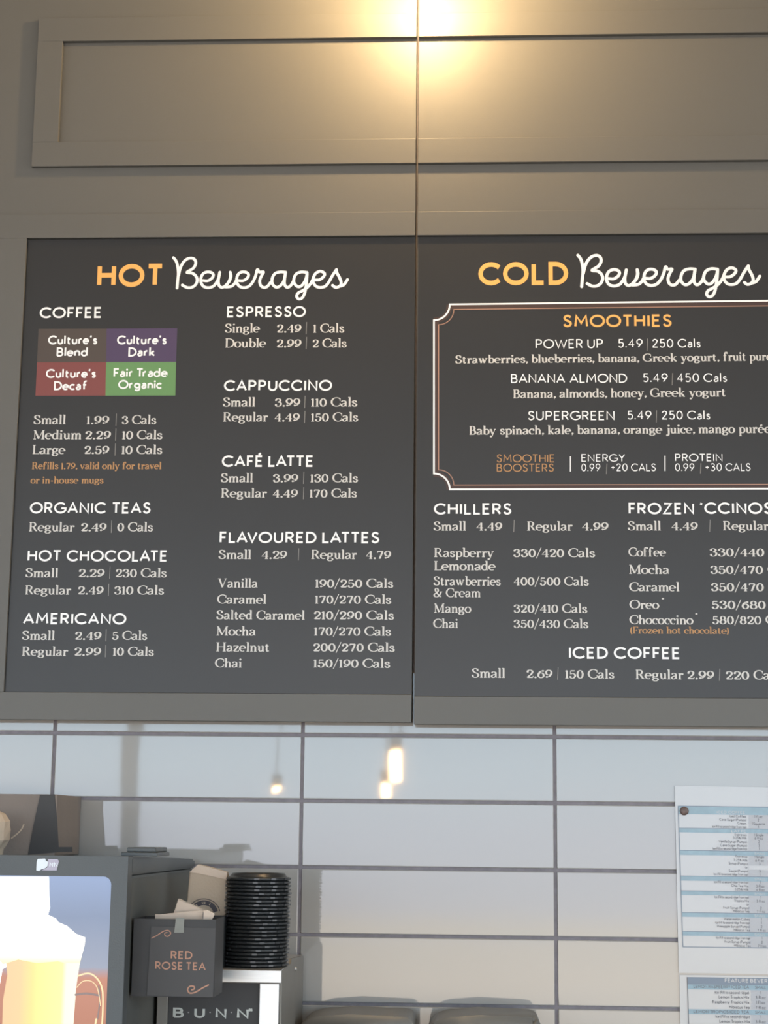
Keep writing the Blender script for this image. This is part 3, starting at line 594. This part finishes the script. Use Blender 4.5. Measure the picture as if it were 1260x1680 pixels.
# lower sheet
slab(s2, 'grey_column', 'cellgrey', 1232, 1262, 1624, 1700, Y1)
slab(s2, 'header_band', 'slate', 1127.5, 1400, 1603, 1615, Y2); slab(s2, 'blue_band', 'blue', 1128.5, 1400, 1615.2, 1623, Y2)
slab(s2, 'blue_band', 'blue', 1129.5, 1400, 1655.5, 1663.5, Y2)
ik = Ink(); write(ik, 'sans', 'FEATURE BEVERAGES', 1189, 1285, 1611.7, 6.4, Y3, wt=17, y1=1613); ink_obj('band_text', ik, M['sheet'], s2)
ik = Ink()
for y, a, b in ((1621,'LEMON RASPBERRY ICED TEA','SMALL'),(1662,'LEMON TROPICS ICED TEA','SMALL')):
    write(ik, 'sans', a, 1138, 1229, y, 5, Y3, wt=15, y1=y+1); write(ik, 'sans', b, 1239, 1257, y+1.2, 4.6, Y3, wt=15)
for y, a, b in ((1630.5,'Ice (Fill to second ridge)','1'),(1638,'Lemon Tropics Mix','3 fl oz'),(1646.3,'Raspberry Tropics Mix','1 fl oz'),(1654.5,'Hibiscus Tea','7 fl oz'),(1670,'Ice (Fill to second ridge)','1'),(1678,'Lemon Tropics Mix','3 fl oz'),(1686,'Hibiscus Tea','7 fl oz')):
    w_ = layout('sans', a, 14, 13, 30)[1]*.056*(.72 if a[0] == 'I' else .82); xr = 1229+(y-1630)*.03; write(ik, 'sans', a, xr-w_, xr, y, 5.2, Y3, wt=16, y1=y+.9)
    w_ = layout('sans', b, 14, 13, 30)[1]*.056*.8; write(ik, 'sans', b, 1248-w_/2, 1248+w_/2, y+1, 5.2, Y3, wt=16)
px_stroke(ik, [(1127.5,1603),(1130.5,1700)], 1.3, Y3, False, False)
ink_obj('recipe_text', ik, M['textgrey'], s2)
mg = at(1122.5, 1330.5, Y3); bm = bmesh.new(); lathe(bm, [(.0068, 0), (.0068, .0022), (.0055, .0034), (.002, .0038)], (0, 0, 0), 20)
bmesh.ops.rotate(bm, cent=(0, 0, 0), matrix=Matrix.Rotation(R(90), 3, 'X'), verts=bm.verts); bmesh.ops.translate(bm, vec=(mg.x, Y3, mg.z), verts=bm.verts)
tag(bm_obj('magnet', bm, M['magnet'], smooth=True), 'small round brown magnet on the top left corner of the upper recipe sheet', 'magnet')

# ------------------------------------------------------------------ counter
CT = .90
ct = thing('counter', (0, -.35, 0), 'grey stone topped back counter under the drink machines', 'counter')
box('worktop', -1.9, 1.9, -.72, -.0100, CT-.04, CT, M['counter'], ct, bev=.003)
box('carcass', -1.88, 1.88, -.68, -.0100, 0.0, CT-.0405, M['paint'], ct)

# ------------------------------------------------------------------ beverage dispenser with backlit front
YDF, YDB = -.570, -.03
dr_ = at(205.5, 1540, YDF).x; dl_ = dr_-.46
dz_top = at(120, 1404, YDF).z
dp = thing('beverage_dispenser', ((dl_+dr_)/2, -.3, CT), 'large charcoal beverage dispenser with a glowing picture front at the left edge', 'dispenser')
zb_ = at(318, 1409, YDB).z
box('body', dl_+.004, dr_-.003, YDB, YDF+.03, CT+.001, zb_-.0145, M['plastic2'], dp, bev=.004)
zbk = at(318, 1409, YDB).z
def top_at(y): return dz_top+(zbk-dz_top)*(y-YDF)/(YDB-YDF)
bm = bmesh.new(); q = [(YDF+.028, zbk-.014), (YDB, zbk-.014), (YDB, zbk), (YDF+.028, top_at(YDF+.028))]
A = [bm.verts.new((dl_, y, z)) for y, z in q]; B = [bm.verts.new((dr_, y, z)) for y, z in q]
bm.faces.new(A); bm.faces.new(B[::-1])
for i in range(4): bm.faces.new((A[i], A[(i+1) % 4], B[(i+1) % 4], B[i]))
bmesh.ops.bevel(bm, geom=list(bm.edges), offset=.003, segments=2, affect='EDGES'); bm_obj('top_cover', bm, M['plastic'], dp)
# front bezel with rounded window opening
def rrect(x0, x1, z0, z1, r_, n=6):
    P = []
    for cx, cz, a0 in ((x1-r_, z1-r_, 0), (x0+r_, z1-r_, 90), (x0+r_, z0+r_, 180), (x1-r_, z0+r_, 270)):
        P += [(cx+r_*cos(R(a0+90*i/n)), cz+r_*sin(R(a0+90*i/n))) for i in range(n+1)]
    return P
sxr = at(180.5, 1500, YDF).x; szt = at(120, 1437.5, YDF).z; sxl = sxr-.40; szb = CT+.10
inner = rrect(sxl, sxr, szb, szt, .010)
bm = bmesh.new(); zb, zt = CT+.03, dz_top
corner = [(dr_, zt), (dl_, zt), (dl_, zb), (dr_, zb)]
for yy, flip in ((YDF, False), (YDF+.028, True)):
    vi = [bm.verts.new((x, yy, z)) for x, z in inner]; vo = [bm.verts.new((x, yy, z)) for x, z in corner]; n = len(vi); q = n//4
    for k in range(4):
        seg = vi[k*q:(k+1)*q]
        for i in range(q-1): bm.faces.new((vo[k], seg[i], seg[i+1]))
        bm.faces.new((vo[k], seg[-1], vi[((k+1)*q) % n], vo[(k+1) % 4]))
    if flip: vb = (vi, vo)
    else: va = (vi, vo)
for A, B in ((va[0], vb[0]), (va[1], vb[1])):
    for i in range(len(A)): bm.faces.new((A[i], A[(i+1) % len(A)], B[(i+1) % len(B)], B[i]))
bz = bm_obj('front_bezel', bm, M['plastic'], dp)
YSC = YDF+.004
lo_z, hi_z = at(150, 1680, YSC).z, at(150, 1437, YSC).z
lin = lambda r_, g, b: tuple(((c/255)/12.92 if c < 11 else ((c/255+.055)/1.055)**2.4) for c in (r_, g, b))
M['s_bg'] = screen_mat('backlit_blue_grey', [(0, lin(186, 118, 88)), (.33, lin(196, 128, 100)), (.40, lin(150, 158, 178)), (.75, lin(124, 140, 170)), (1, lin(138, 158, 196))], 2, lo_z, hi_z, 1.0, noise=.05)
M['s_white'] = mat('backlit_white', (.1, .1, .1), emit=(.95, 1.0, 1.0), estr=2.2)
xs0, xs1 = at(2, 1640, YSC).x, at(122, 1640, YSC).x
M['s_drink'] = screen_mat('backlit_orange_drink', [(0, lin(244, 200, 150)), (.25, lin(252, 206, 150)), (.42, lin(255, 226, 140)), (.60, lin(255, 252, 150)), (.82, lin(255, 250, 160)), (.88, lin(255, 253, 225)), (1, lin(255, 253, 228))], 0, xs0, xs1, 1.05)
M['s_foam'] = screen_mat('backlit_foam', [(0, lin(255, 238, 165)), (.10, lin(255, 243, 190)), (.24, lin(255, 252, 235)), (1, (1, 1, .97))], 2, at(60, 1584, YSC).z, at(60, 1500, YSC).z, 1.35)
M['s_cream'] = mat('backlit_cream', (.1, .1, .1), emit=lin(255, 226, 170), estr=1.0)
M['s_dark'] = mat('backlit_dull_brown', (.1, .1, .1), emit=lin(128, 100, 92), estr=1.0)
bm = bmesh.new(); prism(bm, rrect(sxl-.004, sxr+.004, szb-.004, szt+.004, .012), YSC+.004, YSC)
scr = bm_obj('backlit_picture', bm, M['s_bg'], dp)
def flat(nm, m, pts, k):
    bm = bmesh.new(); Yk = YSC-.0004*k; prism(bm, px_poly(pts, Yk), Yk+.0003, Yk); return bm_obj(nm, bm, M[m], scr)
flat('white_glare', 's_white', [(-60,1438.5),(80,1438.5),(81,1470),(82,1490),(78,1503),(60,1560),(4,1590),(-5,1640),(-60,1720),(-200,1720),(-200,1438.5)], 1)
flat('drink_glass', 's_drink', [(8,1560),(134,1560),(125,1620),(119,1700),(105,1960),(14,1960),(3,1700),(5,1640),(12,1600)], 2)
flat('foam_top', 's_foam', [(0,1530),(30,1508),(60,1500),(80,1501),(92,1507),(96,1513),(110,1519),(125,1532),(140,1538),(139,1550),(135,1565),(131,1580),(107,1580),(95,1577),(60,1580),(30,1574),(5,1582),(-6,1570)], 3)
ik = Ink(); Yk = YSC-.0014
px_stroke(ik, [(128,1601),(145,1597),(158,1604),(167,1620),(169,1645),(167,1690)], 2.6, Yk)
px_stroke(ik, [(126,1620),(136,1610),(150,1610),(160,1622),(165,1650)], 1.3, Yk); px_stroke(ik, [(155,1690),(158,1672)], 3, Yk)
ink_obj('mug_handle', ik, M['s_cream'], scr)
ik = Ink(); px_stroke(ik, [(124,1632),(142,1630),(162,1633)], 3.2, Yk+.0003); px_stroke(ik, [(162,1618),(164,1640),(160,1672)], 2.4, Yk+.0003); ink_obj('mug_shade', ik, M['s_dark'], scr)
# sticker on the bezel
YK = YDF-.0006
bm = bmesh.new(); prism(bm, px_poly([(60,1414),(62,1409),(74,1408.6),(75,1412),(79,1414),(78,1421),(74,1424.5),(68,1426),(64,1429),(59.5,1428)], YK), YDF, YK); st_ = bm_obj('logo_sticker', bm, M['sticker'], dp)
bm = bmesh.new(); prism(bm, px_poly([(79,1409.5),(94,1409.3),(97,1413),(95,1419),(93,1428),(79,1428),(68,1427.6),(74,1425.3),(79,1422)], YK), YDF, YK); st2 = bm_obj('logo_sticker', bm, M['lilac'], dp)
ik = Ink(); write(ik, 'sans', 'NN', 81, 94.5, 1422.5, 8, YK-.0002, wt=24); ink_obj('lettering', ik, M['sticker'], st2)
# small black tray on top of it and the kraft box
a = at(203.5, 1404, -.50); b = at(256.5, 1390.5, -.50)
tr = thing('flat_black_box', ((a.x+b.x)/2, -.45, dz_top), 'flat black plastic box on the right end of the dispenser top', 'box')
hz = top_at(-.50)+.0006
box('base', a.x-.004, b.x+.002, -.50, -.41, hz, hz+(b.z-hz)*.45, M['plastic'], tr, bev=.001); box('lid', a.x+.003, b.x-.001, -.498, -.412, hz+(b.z-hz)*.45+.0002, b.z, M['plastic'], tr, bev=.0015)
hz = top_at(-.235)+.0006
YK0, YK1 = -.175, -.012
kb = thing('kraft_box', (at(20, 1400, YK0).x, -.09, hz), 'brown kraft box with a black band on top of the dispenser by the tiles', 'box')
P = lambda *q: px_poly(q, YK0)
a = at(-60, 1309, YK0); b = at(94, 1303.5, YK0)
bm = bmesh.new(); add_box(bm, a.x-.10, b.x, YK0, YK1, hz, b.z, bev=.0015); bm_obj('carton', bm, M['kraft'], kb)
bm = bmesh.new(); prism(bm, P((66,1304.0),(89.5,1303.4),(93.5,1340),(97,1398),(46,1402),(54,1360)), YK0, YK0-.0012); bm_obj('black_band', bm, M['blackm'], kb)
bm = bmesh.new(); prism(bm, P((97,1398),(119,1397.5),(119,1389.5),(96.5,1389.5)), YK0, YK0-.0012); bm_obj('black_band', bm, M['blackm'], kb)
ik = Ink(); px_stroke(ik, [(19,1375),(27,1369),(35,1361),(39,1353)], 2.2, YK0-.0006); px_stroke(ik, [(-5,1330),(8,1344),(16,1352)], 1.2, YK0-.0006); ink_obj('crease', ik, M['bag'], kb)
# round paper roll at the left edge
cc = at(-16, 1363, -.235); bm = bmesh.new()
prof = [(.0, .0)]
lathe(bm, [(.022, -.024), (.029, -.014), (.0305, 0), (.029, .014), (.022, .025), (.010, .029)], (0, 0, 0), 11)
for v in bm.verts: v.co += Vector((random.uniform(-.0012, .0012), random.uniform(-.0012, .0012), random.uniform(-.0015, .0015)))
bmesh.ops.translate(bm, vec=(cc.x, -.235, hz+.0315 if False else cc.z), verts=bm.verts)
pr = thing('crumpled_paper', (cc.x, -.235, hz), 'crumpled ball of natural paper at the left edge on the dispenser', 'paper')
bm_obj('paper_ball', bm, M['bag'], pr)
bm = bmesh.new(); add_cyl(bm, (cc.x, -.235, (hz+cc.z-.022)/2), .02, .022, cc.z-.022-hz, 'z', 11); bm_obj('twisted_tail', bm, M['bag'], pr)

# ------------------------------------------------------------------ coffee grinder with lettered front
YGF, YGB = -.340, -.03
gz = at(410, 1590.5, YGF).z
gxr = at(457.5, 1640, YGF).x; gxl = max(at(240, 1650, YGF).x, dr_+.002)
gr = thing('coffee_grinder', ((gxl+gxr)/2, -.18, CT), 'stainless steel coffee grinder with a lettered black front panel under the lids', 'grinder')
lipz = at(410, 1612.5, YGF).z
box('housing', gxl+.001, gxr-.001, YGB, YGF+.012, CT+.001, gz-.002, M['steel_d'], gr, bev=.001)
box('top_ledge', gxl, at(462, 1600, YGF).x, YGB+.002, YGF-.004, lipz, gz, M['steel'], gr, bev=.0012)
px_l = at(275, 1650, YGF).x; px_r = at(425, 1650, YGF).x
box('pillar', px_r, gxr, YGF, YGF+.0115, CT+.02, lipz-.0004, M['steel'], gr, bev=.0008)
box('pillar', gxl, px_l, YGF, YGF+.0115, CT+.02, lipz-.0004, M['steel_d'], gr, bev=.0008)
box('front_panel', px_l+.0004, px_r-.0004, YGF+.004, YGF+.0118, CT+.02, lipz-.0006, M['blackm'], gr)
ik = Ink(); YL = YGF+.0036
for ch, x0, x1, yb in (('B',283.5,301.5,1669.5),('U',318.5,336,1670),('N',353.5,371.5,1670.4),('N',388.5,408,1671)): write(ik, 'sans', ch, x0, x1, yb, 16.6, YL, wt=19)
for x in (409.5, 412.5): px_stroke(ik, [(x,1656),(x+.4,1658)], 3, YL)
ink_obj('lettering', ik, M['letter'], gr)
ik = Ink()
for x in (309, 344.5, 379.5): px_stroke(ik, [(x,1661),(x+.6,1661)], 2.2, YL)
ink_obj('lettering_dots', ik, M['line'], gr)
# side plate standing a little above the top, with its screw
pa = at(497.5, 1571, -.045)
sx_ = gxr+.0005
bm = bmesh.new(); q = [(YGF+.004, CT+.002), (YGB-.001, CT+.002), (YGB-.001, pa.z+.002), (YGF+.125, at(480, 1573, YGF+.125).z), (YGF+.118, gz+.0003), (YGF+.004, gz-.001)]
A = [bm.verts.new((sx_, y, z)) for y, z in q]; B = [bm.verts.new((sx_+.003, y, z)) for y, z in q]
bm.faces.new(A); bm.faces.new(B[::-1])
for i in range(6): bm.faces.new((A[i], A[(i+1) % 6], B[(i+1) % 6], B[i]))
bm_obj('side_plate', bm, M['steel_d'], gr)
bm = bmesh.new(); sc = at(482, 1589.5, -.16); add_cyl(bm, (sx_+.004, -.16, sc.z), .0035, .0025, .003, 'x', 12); bm_obj('screw', bm, M['steel'], gr)

# ------------------------------------------------------------------ stack of black lids
lc = at(421, 1500, -.275); LR = .0462
top_z = at(421, 1433, -.275).z
NL = 24; pitch = (top_z-gz-.010)/(NL-1)
bm = bmesh.new(); lathe(bm, [(.0405, -.0005), (LR-.0035, 0), (LR-.0012, .0004), (LR, .0016), (LR-.0004, .0034), (LR-.0030, .0044), (.0405, .0050), (.0385, .0080), (.0370, .0098), (.0345, .0094), (.0335, .0078), (.010, .0074)], (0, 0, 0), 48)
lid0 = bm_obj('cup_cover', bm, M['black'], smooth=True)
bm = bmesh.new(); lathe(bm, [(.0045, 0), (.0045, .0014), (.003, .0020)], (0, -.028, .0068), 12)
sip0 = bm_obj('sip_tab', bm, M['black'], lid0)
# narrow ribs round the rim catch the light
bm = bmesh.new()
for i in range(12):
    a_ = 2*pi*(i+.35)/12; add_box(bm, -.0035, .0035, -.0006, .0006, .0010, .0036)
    bm.verts.ensure_lookup_table(); vs = bm.verts[-8:]
    bmesh.ops.rotate(bm, cent=(0, 0, 0), matrix=Matrix.Rotation(a_+pi/2, 3, 'Z'), verts=vs); bmesh.ops.translate(bm, vec=((LR+.0001)*cos(a_), (LR+.0001)*sin(a_), 0), verts=vs)
rib0 = bm_obj('rim_tab', bm, M['black'], lid0); rib0['kind'] = 'stuff'
names = ['bottom','second','third','fourth','fifth','sixth','seventh','eighth','ninth','tenth','eleventh','twelfth']
for i in range(NL):
    if i == 0: o = lid0
    else:
        o = lid0.copy(); C.objects.link(o)
        for ch in (sip0, rib0):
            c2 = ch.copy(); C.objects.link(c2); c2.parent = o; c2.matrix_parent_inverse = Matrix()
    z = gz+.0010+i*pitch
    o.location = (lc.x+random.uniform(-.0007, .0007)+.0016*i/NL, -.275+random.uniform(-.0005, .0005), z); o.rotation_euler.z = random.uniform(-.25, .25)
    if i == NL-1: lab = 'black plastic coffee lid on the very top of the stack'
    elif i == 0: lab = 'black plastic coffee lid at the bottom of the stack, on the steel ledge'
    elif i < 12: lab = 'black plastic coffee lid, %s from the bottom of the stack' % names[i]
    else: lab = 'black plastic coffee lid, %s from the top of the stack' % names[NL-1-i]
    tag(o, lab, 'lid', 'black coffee lids stacked on the grinder')

# ------------------------------------------------------------------ black tray with paper bag, behind the caddy
YP = -.315
a = at(290, 1589, YP); b = at(369, 1502, YP)
bt = thing('black_bin', ((a.x+b.x)/2, -.27, gz), 'open black plastic bin on the grinder beside the lid stack', 'bin')
zx0, zx1, zz1 = a.x, b.x, b.z
for nm, q in (('bin_wall', (zx0, zx1, YP, YP+.0025)), ('bin_wall', (zx0, zx1, -.225, -.2225)), ('bin_wall', (zx0, zx0+.0025, YP+.0026, -.2251)), ('bin_wall', (zx1-.0025, zx1, YP+.0026, -.2251))):
    box(nm, *q, gz+.0005, zz1, M['black'], bt)
box('bin_floor', zx0+.0026, zx1-.0026, YP+.0026, -.2251, gz+.0005, gz+.003, M['black'], bt)
YG = -.285
pb = thing('paper_bag', (at(335, 1500, YG).x, YG, gz+.003), 'natural brown paper bag with a round dark stamp behind the caddy', 'bag')
bag_pts = [(303,1600),(305,1500),(311,1431),(325,1418.5),(345,1423),(372,1431),(372,1600)]
bm = bmesh.new(); prism(bm, px_poly(bag_pts, YG), YG, YG+.022)
bmesh.ops.bevel(bm, geom=[e_ for e_ in bm.edges if abs(e_.verts[0].co.y-e_.verts[1].co.y) < 1e-6], offset=.002, segments=2, affect='EDGES'); bm_obj('bag_body', bm, M['bag'], pb)
bm = bmesh.new(); prism(bm, px_poly([(311,1431),(325,1418.3),(372,1431),(372,1443),(345,1437),(326,1433)], YG), YG-.0012, YG-.0002); bm_obj('folded_edge', bm, M['packet'], pb)
ik = Ink(); cx_, cy_ = 334.5, 1499
def arc(r_, a0, a1, n=18): return [(cx_+r_*1.0*cos(R(a0+(a1-a0)*i/n)), cy_-r_*.92*sin(R(a0+(a1-a0)*i/n))) for i in range(n+1)]
px_stroke(ik, arc(26.5, 10, 170), 1.2, YG-.0015, True, False); px_stroke(ik, arc(19.5, 10, 170), 7.5, YG-.0015, True, False); ink_obj('stamp', ik, M['ink'], pb)
ik = Ink()
for a_ in (60, 85, 90, 98, 128): px_stroke(ik, [(cx_+17.5*cos(R(a_)), cy_-16.2*sin(R(a_))), (cx_+21*cos(R(a_)), cy_-19.4*sin(R(a_)))], 1.4, YG-.0018, False, False)
ink_obj('stamp_letters', ik, M['bag'], pb)

# ------------------------------------------------------------------ tea caddy fixed to the dispenser side, with its sign
YC = YDF+.05
def X(x, y=1570): return at(x, y, YC).x
cxl, cxr = dr_+.0004, X(352.5); czt, czb = at(300, 1508, YC).z, at(300, 1635.5, YC).z
tc_ = thing('tea_caddy', ((cxl+cxr)/2, YC+.03, czb), 'open black caddy fixed to the dispenser side with a tea sign on its front', 'caddy')
YCB = YC+.075
for q in ((cxl, cxr, YC, YC+.002), (cxl, cxr, YCB-.002, YCB), (cxl, cxl+.002, YC+.0021, YCB-.0021), (cxr-.002, cxr, YC+.0021, YCB-.0021)): box('caddy_wall', *q, czb, czt, M['blackm'], tc_)
box('caddy_floor', cxl+.0021, cxr-.0021, YC+.0021, YCB-.0021, czb, czb+.002, M['blackm'], tc_)
sg = thing('tea_sign', (X(300), YC-.001, czb), 'charcoal paper sign with copper tea lettering taped to the caddy', 'sign')
YGN = YC-.0016
bm = bmesh.new(); prism(bm, px_poly([(248,1520),(353.8,1522.5),(349.5,1636),(241,1633)], YGN), YC-.0004, YGN); bm_obj('card', bm, mat('charcoal_card', (.058, .054, .052), rough=.6, var=.05), sg)
bm = bmesh.new(); prism(bm, px_poly([(288.5,1506),(302.5,1506),(301.5,1530),(286,1530)], YGN-.0003), YGN-.0001, YGN-.0004); bm_obj('tape', bm, M['tape'], sg)
ik = Ink(); write(ik, 'sans', 'RED', 280, 315.5, 1573.5, 13.6, YGN-.0003, wt=17); write(ik, 'sans', 'ROSE TEA', 254.5, 337.5, 1590.5, 13.4, YGN-.0003, wt=17, y1=1592.5, space=22)
ink_obj('lettering', ik, M['copper'], sg)
ik = Ink()
px_stroke(ik, [(249,1539),(257,1535),(268,1528),(276,1526.5),(280,1531),(276,1536),(271,1535),(270.5,1531),(274,1530)], 1.5, YGN-.0003)
px_stroke(ik, [(342,1616),(332,1621),(320,1628),(311,1629),(308,1623),(312,1618),(318,1618.5),(318.5,1622.5),(314.5,1624)], 2.2, YGN-.0003)
ink_obj('flourish', ik, M['copper'], sg)
def packet(nm, pts, Y, th, label):
    t = thing(nm, (at(pts[0][0], pts[0][1], Y).x, Y, czt-.01), label, 'tea packet', 'paper tea packets in the caddy')
    bm = bmesh.new(); prism(bm, px_poly(pts, Y), Y+th, Y)
    bmesh.ops.bevel(bm, geom=list(bm.edges), offset=.0006, segments=1, affect='EDGES'); bm_obj('envelope', bm, M['packet'], t)
    return t
k1 = packet('tea_packet', [(281,1530),(284,1500),(292.5,1474.5),(296,1475),(338,1495),(336,1530)], YC+.050, .0022, 'pinkish paper tea packet standing tilted at the back of the caddy')
ik = Ink(); px_stroke(ik, [(293,1475.5),(315,1484),(337,1494)], 1.6, YC+.0496); ink_obj('seam', ik, M['bag'], k1)
k2 = packet('tea_packet', [(254,1500),(262,1500),(330,1493.5),(334,1497),(334,1512),(254,1508)], YC+.030, .0022, 'long flat paper tea packet lying along the caddy front')
k3 = packet('tea_packet', [(333,1494.5),(340,1493),(352,1499),(349.5,1506),(345,1512),(331,1512)], YC+.022, .0020, 'short folded paper tea packet at the right end of the caddy')
ik = Ink(); px_stroke(ik, [(333.2,1497),(333,1507)], 1.0, YC+.0215); ink_obj('fold_line', ik, M['ink'], k3)

# ------------------------------------------------------------------ two grey lidded servers at the bottom
def server(x0, x1, ytop, left_r, right_r, label):
    Yf_, Yb_ = -.16, -.035
    a = at(x0, 1700, Yf_); b = at(x1, 1700, Yf_); tz = at((x0+x1)/2, ytop, Yf_).z; bz_ = tz-.065
    t = thing('server', ((a.x+b.x)/2, -.2, CT), label, 'server', 'grey lidded servers on the counter')
    w_ = b.x-a.x; pts = [(a.x, bz_)]
    n = 10
    for i in range(n+1):
        th = R(180-90*i/n); pts.append((a.x+left_r+left_r*cos(th), tz-.028+.025*sin(th)))
    pts.append((a.x+w_*.45, tz))
    for i in range(n+1):
        th = R(90-90*i/n); pts.append((b.x-right_r+right_r*cos(th), tz-.020+.0175*sin(th)))
    pts.append((b.x, bz_))
    bm = bmesh.new(); prism(bm, pts, Yf_, Yb_)
    bmesh.ops.bevel(bm, geom=[e_ for e_ in bm.edges if abs(e_.verts[0].co.y-e_.verts[1].co.y) < 1e-6 and max(e_.verts[0].co.z, e_.verts[1].co.z) > bz_+.001], offset=.008, segments=4, affect='EDGES')
    bm_obj('lid', bm, M['greylid'], t, smooth=True)
    box('body', a.x+.006, b.x-.006, Yf_+.006, Yb_-.006, CT+.001, bz_-.0005, M['black'], t, bev=.01, seg=3)
    bm = bmesh.new(); add_cyl(bm, ((a.x+b.x)/2, Yf_-.012, CT+.07), .009, .009, .036, 'y', 16); bm_obj('tap', bm, M['black'], t)
server(486, 680, 1664, .045, .016, 'grey lidded coffee server next to the grinder, left of the pair')
server(700, 889, 1665.5, .045, .014, 'grey lidded coffee server right of the pair, below the long white tiles')

# ------------------------------------------------------------------ sign lamp above the boards, and pendants in the room
lt = thing('sign_lamp', (LAMP.x, -.05, LAMP.z+.10), 'brass gooseneck lamp glowing warmly above the seam of the boards', 'lamp')
bm = bmesh.new(); lathe(bm, [(.012, .070), (.030, .066), (.055, .040), (.062, .022), (.060, .022), (.053, .038), (.028, .062), (.012, .066)], (LAMP.x, LAMP.y, LAMP.z), 28)
bm_obj('shade', bm, M['steel_d'], lt, smooth=True)
bm = bmesh.new(); add_cyl(bm, (LAMP.x, (LAMP.y+Y_B)/2, LAMP.z+.085), .005, .005, abs(LAMP.y-Y_B), 'y', 12); add_cyl(bm, (LAMP.x, LAMP.y, LAMP.z+.076), .006, .006, .02, 'z', 12); bm_obj('arm', bm, M['steel_d'], lt)
bm = bmesh.new(); add_cyl(bm, (LAMP.x, Y_B-.004, LAMP.z+.085), .03, .03, .007, 'y', 20); bm_obj('wall_plate', bm, M['steel_d'], lt)
def pendant(px, py, dist, h, r_, label):
    """a lamp in the room whose mirror image in the tiles falls at that pixel"""
    m_ = at(px, py, dist); x, y, z = m_.x, -dist, m_.z
    t = thing('pendant_lamp', (x, y, z), label, 'lamp', 'warm tube pendants hanging in the room')
    bm = bmesh.new(); add_cyl(bm, (x, y, z), r_, r_, h, 'z', 16); bm_obj('glowing_tube', bm, M['bulb'], t)
    bm = bmesh.new(); add_cyl(bm, (x, y, z+h/2+.03), r_+.006, r_+.006, .059, 'z', 16); bm_obj('socket', bm, M['frame'], t)
    bm = bmesh.new(); add_cyl(bm, (x, y, (z+h/2+.06+ROOM_H)/2), .004, .004, ROOM_H-(z+h/2+.06), 'z', 8); bm_obj('cord', bm, M['frame'], t)
pendant(652, 1247, 4.6, .125, .020, 'tall warm tube lamp mirrored in the tile under the seam')
pendant(637, 1286, 5.0, .060, .018, 'short warm tube lamp mirrored just below the tall one')
pendant(460, 1290, 6.0, .020, .018, 'small warm lamp mirrored left of the second tile joint')
